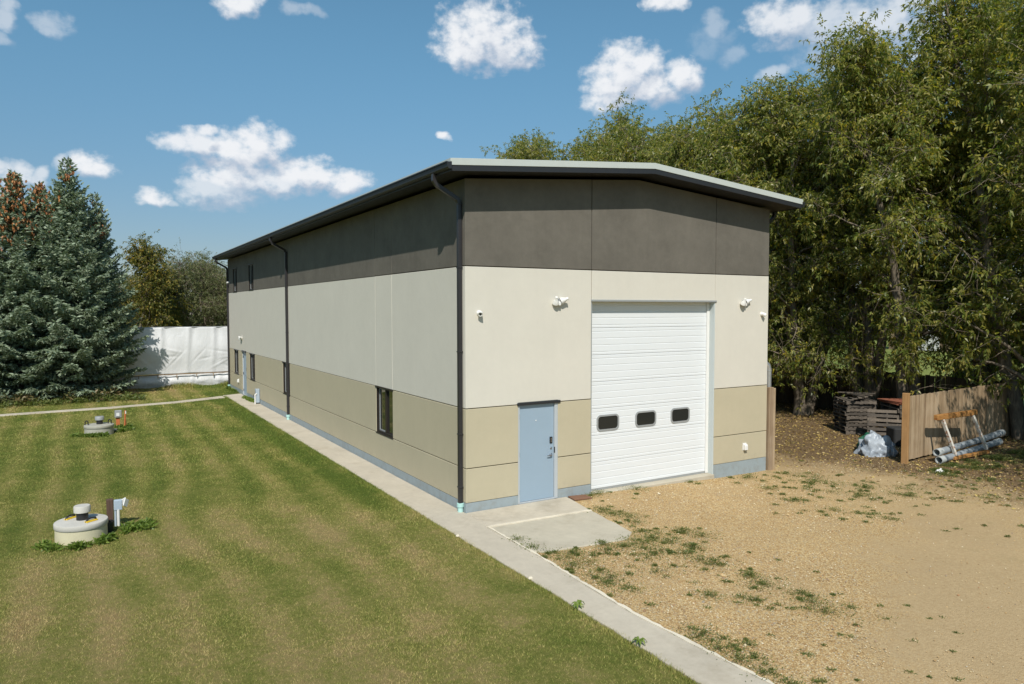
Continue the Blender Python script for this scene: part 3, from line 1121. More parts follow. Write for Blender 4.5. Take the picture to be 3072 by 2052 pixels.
# ---- windows of the long side
def window(y0, y1, z0, z1, lintel=True, blind=False):
    fr = MB()
    x0, x1 = 0.03, 0.11
    w = .055
    fr.box(x0, x1, y0, y1, z0, z0 + w)
    fr.box(x0, x1, y0, y1, z1 - w, z1)
    fr.box(x0, x1, y0, y0 + w, z0 + w, z1 - w)
    fr.box(x0, x1, y1 - w, y1, z0 + w, z1 - w)
    ym = (y0 + y1) / 2
    fr.box(x0 + .01, x1, ym - .045, ym + .045, z0 + w, z1 - w)
    # reveal lining
    fr.box(0.012, x0, y0, y0 + .012, z0, z1)
    fr.box(0.012, x0, y1 - .012, y1, z0, z1)
    fr.box(0.012, x0, y0 + .012, y1 - .012, z1 - .012, z1)
    o = fr.build('window', 'winframe', B, bevel=.004)
    for (a, b_, sash) in ((y0 + w, ym - .045, False), (ym + .045, y1 - w, True)):
        q = MB()
        t_ = .03
        xs_ = .07
        q.box(xs_, xs_ + .03, a, b_, z0 + w, z0 + w + t_)
        q.box(xs_, xs_ + .03, a, b_, z1 - w - t_, z1 - w)
        q.box(xs_, xs_ + .03, a, a + t_, z0 + w + t_, z1 - w - t_)
        q.box(xs_, xs_ + .03, b_ - t_, b_, z0 + w + t_, z1 - w - t_)
        q.build('sash', 'winframe' if not sash else 'grey', o)
        q = MB()
        q.box(.085, .09, a + t_, b_ - t_, z0 + w + t_, z1 - w - t_)
        q.build('pane', 'glass', o)
    q = MB()
    q.box(-.012, .04, y0 - .02, y1 + .02, z0 - .02, z0 + .004)
    q.build('sill', 'winframe', o)
    if lintel:
        q = MB()
        q.box(-.018, .02, y0 - .04, y1 + .04, z1 - .035, z1 + .004)
        q.build('lintel', 'winframe', o)
    return o


for a, b_ in WIN:
    window(a, b_, Z2 + .005, Z1 + .008)
for a, b_ in UPW:
    window(a, b_, UZ0, UZ1)


# ---- personnel doors
def door_front():
    fr = MB()
    fr.box(D0, D0 + .045, .01, .14, 0, DH - .045)
    fr.box(D1 - .085, D1, .01, .14, 0, DH - .045)
    fr.box(D0, D1, .012, .14, DH - .045, DH - .002)
    fr.box(D0, D1, .02, .15, -.01, .022)
    fr.build('door_frame', 'door_frame', B, bevel=.004)
    q = MB()
    q.box(D0 - .03, D1 + .05, -.03, .012, DH - .062, DH - .004)
    q.build('drip_cap', 'fascia', B, bevel=.006)
    q = MB()
    a, b_ = D0 + .05, D1 - .09
    q.box(a, b_, .045, .09, .028, DH - .05)
    d = q.build('door', 'blue_door', B, bevel=.004)
    for z in (.24, 1.06, 1.88):
        q = MB()
        q.tube([(D0 + .046, .035, z - .055), (D0 + .046, .035, z + .055)], .012, 8)
        q.box(D0 + .046, D0 + .062, .036, .045, z - .05, z + .05)
        q.build('hinge', 'black', d)
    hx = 2.12
    q = MB()
    q.lathe([(.034, 0), (.034, .012), (.02, .02), (.016, .05)], (hx, .045, .985), 16, M=Matrix.Rotation(PI / 2, 3, 'X'))
    q.tube([(hx, -.005, .985), (hx - .03, -.01, .985), (hx - .12, -.006, .975)], [.014, .013, .010], 8)
    q.build('lever_handle', 'steel', d, smooth=True)
    q = MB()
    q.lathe([(.024, 0), (.024, .015), (.014, .022)], (hx, .045, 1.13), 16, M=Matrix.Rotation(PI / 2, 3, 'X'))
    q.build('deadbolt', 'steel', d, smooth=True)
    q = MB()
    q.box(hx - .035, hx + .035, .022, .045, 1.24, 1.38)
    q.build('keypad_lock', 'black', d, bevel=.005)
    q = MB()
    for i in range(3):
        q.box(hx - .018, hx + .018, .015, .022, 1.27 + i * .034, 1.285 + i * .034)
    q.lathe([(.012, 0), (.012, .012)], (hx, .022, 1.31), 12, M=Matrix.Rotation(PI / 2, 3, 'X'))
    q.build('keypad_buttons', 'steel', d)
    q = MB()
    q.lathe([(.013, 0), (.013, .008), (.006, .012)], (1.73, .045, 1.77), 12, M=Matrix.Rotation(PI / 2, 3, 'X'))
    q.build('peephole', 'white', d, smooth=True)
    q = MB()
    q.box(D1 - .088, D1 - .075, .006, .03, 1.02, 1.15)
    q.build('strike_plate', 'black', d)


def door_side():
    fr = MB()
    fr.box(.01, .14, SD0, SD0 + .045, 0, DH - .045)
    fr.box(.01, .14, SD1 - .045, SD1, 0, DH - .045)
    fr.box(.012, .14, SD0, SD1, DH - .045, DH - .002)
    fr.box(.02, .15, SD0, SD1, -.01, .022)
    fr.build('door_frame', 'door_frame', B, bevel=.004)
    q = MB()
    q.box(-.04, .012, SD0 - .05, SD1 + .03, DH - .07, DH - .005)
    q.build('drip_cap', 'fascia', B, bevel=.006)
    q = MB()
    q.box(.045, .09, SD0 + .05, SD1 - .05, .028, DH - .05)
    d = q.build('door', 'blue_door', B, bevel=.004)
    for z in (.24, 1.06, 1.88):
        q = MB()
        q.tube([(.035, SD1 - .046, z - .055), (.035, SD1 - .046, z + .055)], .014, 8)
        q.build('hinge', 'black', d)
    q = MB()
    q.tube([(.04, SD0 + .13, .985), (-.01, SD0 + .13, .985), (-.012, SD0 + .25, .975)], .014, 8)
    q.build('lever_handle', 'steel', d, smooth=True)
    q = MB()
    q.box(.02, .045, SD0 + .09, SD0 + .17, 1.22, 1.38)
    q.build('keypad_lock', 'black', d)


door_front()
door_side()

# ---- overhead door: sections with pressed ribs, three acrylic lights
GD = MB()
dd = .20
GD.box(G0 + .002, G0 + .03, .02, dd - .012, -.02, ZG - .03)                 # left stop
GD.box(G1 - .03, G1 - .002, .008, dd - .012, -.06, ZG - .03)
GD.box(G0 + .002, G1 - .002, .008, dd - .012, ZG - .03, ZG - .002)
gdoor = GD.build('garage_door', 'gframe', B, bevel=.004)
q = MB()
q.box(G0 - .02, G1 + .03, -.022, .008, ZG - .028, ZG + .018)
q.build('header_drip', 'grey', gdoor, bevel=.004)
for xa, xb in ((G0 + .03, G0 + .055), (G1 - .115, G1 - .03)):
    q = MB()
    q.box(xa, xb, dd - .035, dd - .004, -.03, ZG - .03)
    q.build('door_stop', 'white', gdoor, bevel=.004)
q = MB()
q.box(G0 - .001, G0 + .0015, -.006, .1, -.05, ZG)
q.box(G0 - .012, G0, -.006, -.0005, -.05, ZG)
q.build('jamb_flashing', 'grey', gdoor)
NS = 7
zb0, zt0 = 0.01, ZG - .01
hs = (zt0 - zb0) / NS
gx0, gx1 = G0 + .03, G1 - .05
LIGHTS = [(3.50, 4.16), (4.66, 5.32), (5.80, 6.44)]
for s in range(NS):
    z0 = zb0 + s * hs
    z1 = z0 + hs
    prof = [(0.004, z0 + .003)]
    nr = 4
    for r in range(nr):
        zc = z0 + hs * (r + .5) / nr
        prof += [(0, z0 + hs * r / nr + .012 if r == 0 else prof[-1][1] + .004), (0, zc - .020), (.007, zc - .013), (.007, zc - .004), (0, zc + .003)]
    prof += [(0, z1 - .014), (.006, z1 - .008), (.006, z1 - .003)]
    pr = [(dd + a, z) for a, z in prof]
    q = MB()
    q.prism(pr + [(dd + .045, z1 - .003), (dd + .045, z0 + .003)], gx0, gx1, 'x')
    sec = q.build('door_section', 'garage', gdoor)
q = MB()
q.box(gx0, gx1, dd + .01, dd + .05, -.035, .012)
q.build('bottom_seal', 'grey', gdoor)
q = MB()
q.box(gx0, gx1, dd + .046, dd + .05, 0, ZG)
q.build('door_backing', 'rubber', gdoor)


def rounded(x0, x1, z0, z1, r, n=5):
    pts = []
    for cx, cz, a0 in ((x1 - r, z1 - r, 0), (x0 + r, z1 - r, 90), (x0 + r, z0 + r, 180), (x1 - r, z0 + r, 270)):
        for i in range(n + 1):
            a = math.radians(a0 + 90 * i / n)
            pts.append((cx + r * math.cos(a), cz + r * math.sin(a)))
    return pts


for (a, b_) in LIGHTS:
    z0, z1 = 1.345, 1.725
    outer = rounded(a, b_, z0, z1, .11)
    inner = rounded(a + .04, b_ - .04, z0 + .04, z1 - .04, .075)
    q = MB()
    n = len(outer)
    for i in range(n):
        j = (i + 1) % n
        o0, o1, i0, i1 = outer[i], outer[j], inner[i], inner[j]
        ya, yb = dd - .016, dd + .006
        q.face([(o0[0], ya, o0[1]), (o1[0], ya, o1[1]), (i1[0], ya, i1[1]), (i0[0], ya, i0[1])])
        q.face([(o0[0], ya, o0[1]), (o0[0], yb, o0[1]), (o1[0], yb, o1[1]), (o1[0], ya, o1[1])])
        q.face([(i0[0], ya, i0[1]), (i1[0], ya, i1[1]), (i1[0], dd - .002, i1[1]), (i0[0], dd - .002, i0[1])])
    q.prism(inner, dd - .003, dd + .002, 'y', mi=1)
    q.build('vision_window', ['grey', 'glass_door'], gdoor)

# threshold of the overhead door
q = MB()
q.box(G0 + .003, G1 - .003, -.035, .3, -.30, -.038)
q.build('threshold', 'concrete2', B, bevel=.01)


# ------------------------------------------------------------------ fixtures on the walls
def flood_light(loc, rz, label):
    r = empty('flood_light', loc, label, 'flood light', 'twin flood lights on the walls')
    q = MB()
    q.lathe([(.065, 0), (.065, .02), (.05, .03)], (0, 0, 0), 20, M=Matrix.Rotation(PI / 2, 3, 'X'))
    q.tube([(0, -.02, .0), (0, -.06, .02)], .02, 8)
    q.tube([(-.01, -.05, .02), (-.08, -.09, .05)], .014, 8)
    q.tube([(.01, -.05, .02), (.09, -.08, .05)], .014, 8)
    o = q.build('bracket', 'grey'); o.parent = r
    for sx, dx, tilt in ((-1, -.11, 14), (1, .15, 66)):
        q = MB()
        Mx = Matrix.Rotation(math.radians(tilt) * (1 if sx > 0 else -1), 3, 'Y') @ Matrix.Rotation(math.radians(180 + 30), 3, 'X')
        q.lathe([(.0, -.055), (.03, -.05), (.035, 0), (.05, .03), (.074, .085), (.078, .12), (.070, .12), (.06, .09), (0, .08)], (dx, -.105, .045), 18, M=Mx)
        o = q.build('lamp_head', 'white', smooth=True); o.parent = r
    q = MB()
    q.lathe([(0, -.045), (.032, -.035), (.038, 0), (.034, .03), (0, .04)], (0, -.075, -.055), 14)
    q.box(-.02, .02, -.075, -.03, -.045, .0)
    o = q.build('motion_sensor', 'white', smooth=True); o.parent = r
    r.rotation_euler = (0, 0, rz)
    
    return r


def security_camera(loc, rz, label, tw=0.3):
    r = empty('security_camera', loc, label, 'security camera', 'white security cameras on the walls')
    q = MB()
    q.lathe([(.055, 0), (.055, .02), (.04, .035)], (0, 0, 0), 18, M=Matrix.Rotation(PI / 2, 3, 'X'))
    o = q.build('mount', 'white', smooth=True); o.parent = r
    q = MB()
    Mx = Matrix.Rotation(tw, 3, 'Z') @ Matrix.Rotation(math.radians(115), 3, 'X')
    q.lathe([(0, -.05), (.035, -.045), (.048, -.01), (.050, .06), (.044, .062), (.042, .05), (0, .05)], (0, -.07, -.005), 18, M=Mx)
    o = q.build('camera_body', 'white', smooth=True); o.parent = r
    q = MB()
    q.lathe([(0, .049), (.026, .055), (0, .066)], (0, -.07, -.005), 14, M=Mx)
    o = q.build('lens', 'black', smooth=True); o.parent = r
    r.rotation_euler = (0, 0, rz)
    return r


flood_light((2.27, 0, 4.36), 0, 'twin head white flood light between the corner and the overhead door')
flood_light((8.11, 0, 4.36), .25, 'twin head white flood light on the wall right of the overhead door')
flood_light((0, 24.1, 2.78), -PI / 2, 'small twin flood light above the side door of the long wall')
security_camera((0.31, 0, 4.11), 0, 'round white security camera on the front wall beside the corner downspout', -.5)
security_camera((8.82, 0, 4.05), 0, 'small white security camera at the right edge of the front wall', .7)
security_camera((0, LY - .35, 5.62), -PI / 2, 'white security camera high at the far end of the long wall', .2)


def vent_hood(loc, rz, label):
    r = empty('vent_hood', loc, label, 'vent', 'white vent hoods low on the walls')
    q = MB()
    q.prism([(-.0, .085), (-.055, .075), (-.085, .04), (-.09, -.085), (-.0, -.085)], -.055, .055, 'x')
    o = q.build('hood', 'white', bevel=.012); o.parent = r
    q = MB()
    q.box(-.07, .07, -.012, -.001, -.10, .10)
    o = q.build('flange', 'white', bevel=.004); o.parent = r
    r.rotation_euler = (0, 0, rz)


vent_hood((8.23, 0, .56), 0, 'white vent hood low on the tan panel right of the overhead door')
vent_hood((0, 25.1, .60), -PI / 2, 'white vent hood low on the long wall beyond the side door')

# meter pedestal against the long wall
r = empty('meter_pedestal', (-.10, 20.15, 0), 'grey blue meter pedestal with white conduit standing against the long wall', 'utility box')
q = MB(); q.box(-.18, -.02, 20.03, 20.27, .05, .66)
q.build('cabinet', 'meter', r, bevel=.01)
q = MB(); q.tube([(-.22, 20.02, -.02), (-.22, 20.02, .42), (-.15, 20.02, .46)], .032, 10)
q.build('conduit', 'white', r, smooth=True)
q = MB(); q.tube([(-.24, 20.12, .30), (-.26, 20.10, .40), (-.20, 20.06, .47)], .012, 6)
q.build('cable', 'black', r)
q = MB(); q.box(-.186, -.18, 20.07, 20.23, .34, .58)
q.build('cover', 'grey', r)

# galvanised duct at the right side wall
r = empty('exhaust_duct', (WX + .17, .12, 1.8), 'silver exhaust duct with an elbow at the right corner of the warehouse', 'duct')
q = MB()
q.tube([(WX + .0, .16, 2.72), (WX + .09, .15, 2.72), (WX + .17, .13, 2.66), (WX + .20, .12, 2.55), (WX + .20, .12, 1.2)], .075, 14)
q.build('pipe', 'galv', r, smooth=True)
q = MB()
for z in (2.5, 2.0, 1.5):
    q.tube([(WX + .20, .12, z), (WX + .20, .12, z + .02)], .082, 14)
q.build('seam', 'galv', r)

# weathered plank post at the building corner
r = empty('gate_post', (WX + .17, -.06, -.17), 'tall weathered wooden gate post against the right corner of the warehouse', 'post')
q = MB()
q.box(WX + .035, WX + .20, -.06, .05, -.3, 2.08)
q.build('post', 'oldpost', r, bevel=.008)
q = MB()
q.box(WX + .205, WX + .30, -.045, .05, -.3, 2.05)
q.build('board', 'fence', r, bevel=.006)

# brown board by the doorstep
q = MB()
q.box(-.22, .22, -.15, .15, -.02, .012)
o = q.build('board_mat', 'matboard', bevel=.004, loc=(2.74, -.20, .0))
o.rotation_euler = (.0, 0.02, -.12)
tag(o, 'reddish brown board lying on the gravel beside the doorstep slab', 'board')


# ------------------------------------------------------------------ cisterns on the lawn
def cistern(cx, cy, near=True):
    lab = ('near concrete cistern with pale round lid, black vent pipe and yellow handles' if near else
           'far weathered concrete cistern with round lid and two black loop handles')
    r = empty('cistern', (cx, cy, -.03), lab, 'cistern', 'round concrete cisterns on the lawn')
    lid = 'cistern_lid' if near else 'far_cistern'
    R = .437 if near else .45
    q = MB(); q.lathe([(R * .97, -.1), (R * .96, .20)], (cx, cy, 0), 40)
    q.build('tank_wall', 'cistern_wall' if near else 'far_cistern', r, smooth=True)
    q = MB(); q.lathe([(R * .985, .202), (R * 1.0, .21), (R * 1.0, .285), (R * .985, .297), (R * .90, .305), (R * .5, .312), (.001, .314)], (cx, cy, 0), 40)
    L = q.build('lid', lid, r, smooth=True)
    q = MB(); q.lathe([(.098, .312), (.098, .46)], (cx + .02, cy, 0), 24)
    v = q.build('vent_pipe', 'black', r, smooth=True)
    q = MB(); q.lathe([(.125, .45), (.137, .455), (.137, .56), (.128, .572), (0.001, .574)], (cx + .02, cy, 0), 26)
    q.build('vent_cap', 'grey' if not near else 'cistern_lid', v, smooth=True)
    hs_ = ((-.17, .17), (.16, -.22)) if near else ((-.36, -.02), (.32, -.03))
    for (hx, hy) in hs_:
        a = math.atan2(hy, hx) + PI / 2
        ux, uy = (math.cos(a), math.sin(a)) if near else (.86, -.51)
        bz = .312
        q = MB()
        k = .10 if near else .055
        hh = .05 if near else .11
        q.tube([(cx + hx - ux * k, cy + hy - uy * k, bz), (cx + hx - ux * k * .8, cy + hy - uy * k * .8, bz + hh), (cx + hx, cy + hy, bz + hh * 1.25),
                (cx + hx + ux * k * .8, cy + hy + uy * k * .8, bz + hh), (cx + hx + ux * k, cy + hy + uy * k, bz)], .018, 8)
        h = q.build('handle', 'black', L, smooth=True)
        if near:
            q = MB()
            Mx = Matrix.Translation((cx + hx, cy + hy, bz + .01)) @ Matrix.Rotation(a, 4, 'Z')
            q.box(-.11, .11, -.035, .035, -.015, .014, M=Mx)
            q.build('strap', 'yellow', L, bevel=.006)
    return r


cistern(-6.79, 2.31, True)
cistern(-6.30, 14.95, False)

r = empty('pump_post', (-6.31, 2.86, -.03), 'dark square wooden post with a pale outlet box beside the near cistern', 'post')
q = MB(); q.box(-6.37, -6.25, 2.80, 2.92, -.1, .50)
q.build('post', 'darkwood', r, bevel=.008)
q = MB(); q.box(-6.245, -6.10, 2.77, 2.87, .28, .48)
bx = q.build('outlet_box', 'meter', r, bevel=.01)
q = MB()
q.box(-.06, .06, -.010, .010, -.07, .07, M=Matrix.Translation((-6.04, 2.74, .42)) @ Matrix.Rotation(.9, 4, 'Z') @ Matrix.Rotation(.5, 4, 'Y'))
q.box(-.05, .05, -.008, .008, -.07, .07, M=Matrix.Translation((-6.06, 2.80, .43)) @ Matrix.Rotation(.2, 4, 'Z') @ Matrix.Rotation(-.4, 4, 'Y'))
q.build('cover_flap', 'white', bx, bevel=.004)
q = MB(); q.tube([(-6.17, 2.79, .30), (-6.17, 2.79, -.05)], .026, 10)
q.build('conduit', 'white', r, smooth=True)
q = MB(); q.tube([(-6.22, 2.80, .28), (-6.22, 2.80, -.05)], .020, 8)
q.build('cable', 'meter', r)

q = MB()
q.lathe([(.088, -.05), (.105, .165), (.112, .17), (.112, .19), (.097, .19), (.082, .02), (.001, .02)], (0, 0, 0), 24)
o = q.build('flower_pot', 'black', smooth=True, loc=(-6.36, 2.52, -.03))
tag(o, 'empty black plastic pot in the weeds beside the near cistern', 'pot')

r = empty('junction_post', (-5.70, 15.95, -.03), 'grey junction box on an orange stake beside the far cistern', 'utility box')
q = MB(); q.box(-5.76, -5.64, 15.92, 15.98, -.1, .38)
q.build('stake', 'orange', r, bevel=.006)
q = MB(); q.box(-5.80, -5.58, 15.86, 15.98, .36, .62)
b2 = q.build('box', 'grey', r, bevel=.015)
q = MB(); q.box(-5.75, -5.65, 15.845, 15.86, .42, .53)
q.build('plate', 'white', b2)
r = empty('marker_stake', (-5.50, 15.95, -.03), 'thin orange marker stakes right of the grey junction box', 'stake')
q = MB(); q.tube([(-5.50, 15.93, -.1), (-5.46, 15.93, .60)], .028, 8)
q.build('stake', 'orange', r)
q = MB(); q.tube([(-5.42, 15.96, -.1), (-5.49, 15.96, .45)], .022, 8)
q.build('stake', 'rustbeam', r)
q = MB(); q.box(-5.47, -5.44, 15.90, 15.92, .48, .58)
q.build('tag_plate', 'white', r)
q = MB(); q.box(-5.95, -5.70, 15.40, 15.52, -.05, .03)
tag(q.build('stepping_stone', 'far_cistern', bevel=.01), 'small flat concrete piece between the far cistern and the stakes', 'stone')


# ------------------------------------------------------------------ white tarpaulin screen
def cloth(name, x0, x1, yb, z0, z1, parent, nx, nz, seams, drape, seed):
    rr = np.random.default_rng(seed)
    xs_ = np.linspace(x0, x1, nx)
    zs_ = np.linspace(0, 1, nz)
    X, T = np.meshgrid(xs_, zs_, indexing='ij')
    Z = z0(X) * (1 - T) + z1(X) * T
    Y = np.full_like(X, yb)
    for s in seams:                                   # pulled folds running down from the top edge
        w = .10 + .05 * rr.random()
        cx = s + .10 * np.sin(T * 2.2 + s)
        Y -= drape * np.exp(-((X - cx) / w) ** 2) * (0.35 + .65 * T)
        Y += drape * .6 * np.exp(-((X - cx - .22) / .16) ** 2) * (0.35 + .65 * T)
    for _ in range(26):                               # loose diagonal creases, lower half
        cx, cz = rr.uniform(x0, x1), rr.uniform(0.02, .55)
        an = rr.uniform(-1.0, 1.0)
        L, wd = rr.uniform(.25, .7), rr.uniform(.03, .08)
        dx = X - cx
        dz = (T - cz) * 2.7
        u_ = dx * math.cos(an) + dz * math.sin(an)
        v_ = -dx * math.sin(an) + dz * math.cos(an)
        Y += rr.choice([-1, 1]) * drape * .55 * np.exp(-(u_ / L) ** 2 - (v_ / wd) ** 2)
    Y -= .10 * np.sin(PI * np.clip(1 - T, 0, 1)) ** 2 * (1 + .3 * np.sin(X * 1.3))
    Y += .012 * np.sin(X * 5 + 3 * T) * np.sin(T * 9)
    V1 = np.stack([X, Y, Z], -1).reshape(-1, 3)
    I, J = np.meshgrid(np.arange(nx - 1), np.arange(nz - 1), indexing='ij')
    a = (I * nz + J).ravel()
    F = np.stack([a, a + nz, a + nz + 1, a + 1], -1)
    o = np_obj(name, V1, F, 'tarp', smooth=True)
    md = o.modifiers.new('thickness', 'SOLIDIFY')
    md.thickness = .012
    o.parent = parent
    o.location = -wloc(parent)
    return o


YT = 29.85
r = empty('tarp_screen', (-2.5, YT, 0), 'white wrinkled tarpaulin screen stretched between the spruces and the warehouse', 'screen')
cloth('upper_tarp', -8.6, 3.5, YT, lambda x: .70 - .0 * x + .01 * np.sin(x * 3), lambda x: 3.22 + .012 * np.sin(x * 2), r, 240, 50,
      [-7.4, -6.2, -5.0, -3.0, -1.75, -.55, .6, 1.8], .045, 4)
cloth('lower_skirt', -8.6, 3.5, YT + .04, lambda x: -.1 + 0 * x, lambda x: .66 + 0 * x, r, 240, 16, [-6.8, -5.6, -4.2, -2.9, -1.6, -.3, .9], .03, 5)
q = MB()
q.tube([(-8.6, YT - .09, .66), (-5, YT - .10, .665), (-2, YT - .10, .68), (3.5, YT - .10, .69)], .028, 8)
q.build('rail', 'oldpost', r)
q = MB()
q.tube([(-8.6, YT + .03, 3.22), (3.5, YT + .03, 3.22)], .035, 8)
q.build('top_rail', 'grey', r)
for k in range(9):
    x = -6.9 + k * .92 + random.uniform(-.1, .1)
    q = MB()
    q.box(x - .015, x + .02, YT - .14, YT - .10, .46 + random.uniform(0, .08), .69)
    q.build('strap', 'oldpost', r)
for x in (-8.5, -5.6, -2.8, 0.2, 3.3):
    q = MB()
    q.box(x - .05, x + .05, YT + .10, YT + .20, -.2, 3.2)
    q.build('post', 'oldpost', r)


# ------------------------------------------------------------------ fences
def board_fence(name, a, b, z0, z1, w, matb, label, rails=True, first_post=None, seed=2, jitter=.01, thick=.018):
    a = Vector((a[0], a[1], 0)); b = Vector((b[0], b[1], 0))
    d = (b - a); L = d.length; d.normalize()
    ang = math.atan2(d.y, d.x)
    r = empty(name, (a.x, a.y, z0), label, 'fence')
    rr = random.Random(seed)
    n = int(L / w)
    variants = []
    for k in range(4):
        q = MB()
        ww = w - .006
        q.box(0, ww, -thick / 2, thick / 2, 0, z1 - z0)
        me = q.build('fence_board', matb, bevel=.003)
        variants.append(me.data)
        bpy.data.objects.remove(me)
    for i in range(n):
        o = bpy.data.objects.new('fence_board', variants[i % 4])
        C.objects.link(o)
        o.parent = r
        o.location = (d.x * i * w - d.y * rr.uniform(-.004, .004), d.y * i * w + d.x * rr.uniform(-.004, .004), rr.uniform(-jitter, jitter))
        o.rotation_euler = (rr.uniform(-.006, .006), rr.uniform(-.004, .004), ang + rr.uniform(-.01, .01))
    nx_, ny_ = -d.y, d.x
    if rails:
        for z in (.25, .95, 1.6):
            q = MB()
            q.box(0, L, .018, .058, z, z + .085)
            o = q.build('rail', matb)
            o.parent = r
            o.location = (0, 0, 0)
            o.rotation_euler = (0, 0, ang)
        k = 0
        while k * 2.4 < L:
            q = MB()
            q.box(-.045, .045, .06, .15, -.3, z1 - z0 - .02)
            o = q.build('post', matb, bevel=.006)
            o.parent = r
            o.location = (d.x * (k * 2.4 + .1), d.y * (k * 2.4 + .1), 0)
            o.rotation_euler = (0, 0, ang)
            k += 1
    return r


fe = board_fence('board_fence', (13.22, -1.40), (21.3, -.76), -.10, 1.72, .14, 'fence', 'brown board fence running right from the cedar end post, with tree shade on it')
q = MB()
q.box(-.10, .0, -.09, .09, -.3, 1.92)
o = q.build('end_post', 'cedar', bevel=.01)
o.parent = fe
o.location = (-.01, 0, 0)
o.rotation_euler = (0, 0, .25)
q = MB()
q.box(.0, .06, -.05, -.012, -.3, 1.86)
o = q.build('trim_board', 'fence', bevel=.006)
o.parent = fe
o.rotation_euler = (0, 0, .08)
board_fence('back_fence', (21.45, -.7), (21.45, 44), -.2, 1.62, .19, 'backfence', 'dark old board fence in the shade behind the row of willows', rails=False, seed=5, jitter=.03)
board_fence('side_fence', (21.6, -.8), (21.9, -22), -.2, 1.66, .15, 'backfence', 'weathered board fence beyond the corner of the brown fence', rails=False, seed=6, jitter=.03)

# rusty frame leaning on the fence
r = empty('rusty_frame', (15.2, -1.75, -.1), 'rusty orange topped metal frame with peeling white legs leaning on the fence', 'metal frame')
q = MB(); q.box(14.08, 16.22, -1.80, -1.68, 1.02, 1.17); q.build('top_beam', 'rustbeam', r, bevel=.01)
for x0, x1 in ((14.40, 14.68), (16.02, 16.38)):
    q = MB()
    q.tube([(x0, -1.76, 1.02), (x1, -2.00, .0)], .052, 4, phase=PI / 4)
    q.build('leg', 'rustleg', r)
q = MB(); q.box(14.55, 16.45, -2.06, -1.94, -.12, -.03); q.build('bottom_beam', 'rustbeam', r, bevel=.01)


def pipe(name, a, b, R, label):
    a = Vector(a); b = Vector(b)
    r = empty(name, a, label, 'pipe', 'grey plastic pipes along the fence')
    q = MB()
    q.tube([a, (a + b) / 2 + Vector((0, 0, -.015)), b], R, 20, caps=False)
    q.tube([a, (a + b) / 2 + Vector((0, 0, -.015)), b], R - .012, 20, caps=False, mi=1)
    dd_ = (b - a).normalized()
    q.build('barrel', ['pvc', 'pvc_in'], r, smooth=True)
    for e in (a, b - dd_ * .28):
        q = MB()
        n = 20
        q.tube([e - dd_ * .004, e + dd_ * .26], R + .010, n, caps=False)
        q.tube([e - dd_ * .004, e + dd_ * .26], R - .002, n, caps=False)
        s = dd_.cross(Vector((0, 1, 0))).normalized()
        u = dd_.cross(s).normalized()
        for j in range(n):
            a0, a1 = 2 * PI * j / n, 2 * PI * (j + 1) / n
            P_ = lambda an, R_: e - dd_ * .004 + (s * math.cos(an) + u * math.sin(an)) * R_
            q.face([P_(a0, R + .010), P_(a1, R + .010), P_(a1, R - .002), P_(a0, R - .002)])
        q.build('socket', 'pvc_in', r)


pipe('drain_pipe_length', (13.95, -1.86, .13), (18.5, -1.44, .24), .092, 'upper of two long grey plastic pipes lying along the fence')
pipe('drain_pipe_length', (13.86, -1.98, -.06), (17.95, -1.62, .03), .092, 'lower of two long grey plastic pipes lying along the fence')


# pallets behind the fence end
def pallet_parts(r, M_, broken=False, rr=random):
    L, Wd_, H = 1.2, 1.0, .125
    for i in range(7):
        y = -Wd_ / 2 + i * (Wd_ - .10) / 6
        if broken and i == 4:
            continue
        q = MB(); q.box(-L / 2, L / 2, y, y + .098, H - .02, H, M=M_ @ Matrix.Rotation(rr.uniform(-.012, .012), 4, 'Z'))
        q.build('top_slat', 'pallet', r)
    for y in (-Wd_ / 2, -.05, Wd_ / 2 - .1):
        q = MB(); q.box(-L / 2, L / 2, y, y + .1, 0, .018, M=M_)
        q.build('bottom_slat', 'pallet', r)
    for x in (-L / 2, -.025, L / 2 - .05):
        q = MB(); q.box(x, x + .045, -Wd_ / 2, Wd_ / 2, .018, H - .02, M=M_)
        q.build('stringer', 'pallet', r)


rp = random.Random(4)
names = ['lowest', 'second', 'third', 'fourth', 'fifth', 'sixth', 'seventh', 'eighth', 'ninth', 'topmost']
for (cx, cy, rz, n, where) in ((16.75, 2.55, .95, 9, 'left'), (17.05, .98, 1.05, 9, 'right')):
    for k in range(n):
        z = -.17 + k * .132
        Mx = Matrix.Translation((cx + rp.uniform(-.05, .05), cy + rp.uniform(-.05, .05), z)) @ Matrix.Rotation(rz + rp.uniform(-.06, .06), 4, 'Z') @ Matrix.Rotation(rp.uniform(-.012, .012), 4, 'X')
        r = empty('pallet', Mx.translation, '%s grey wooden pallet of the %s stack behind the fence end post' % (names[k] if k < n - 1 else 'topmost', where), 'pallet', 'wooden pallets stacked behind the fence')
        pallet_parts(r, Mx, broken=(k == n - 1), rr=rp)
Mx = Matrix.Translation((16.12, .93, -.17)) @ Matrix.Rotation(-.92, 4, 'Z') @ Matrix.Rotation(math.radians(76), 4, 'X') @ Matrix.Translation((0, .5, 0))
r = empty('pallet', (16.12, .93, -.17), 'pale pallet standing on edge and leaning against the right pallet stack', 'pallet', 'wooden pallets stacked behind the fence')
pallet_parts(r, Mx, rr=rp)
q = MB()
for k in range(3):
    q.box(-.62, .62, -.5, .5, .0 + k * .022, .018 + k * .022, M=Matrix.Translation((17.05, .98, 1.03)) @ Matrix.Rotation(1.0 + .12 * k, 4, 'Z') @ Matrix.Rotation(.03 * (k - 1), 4, 'X'))
tag(q.build('plywood_sheets', 'redboard'), 'reddish brown boards lying on top of the right pallet stack', 'boards')
q = MB()
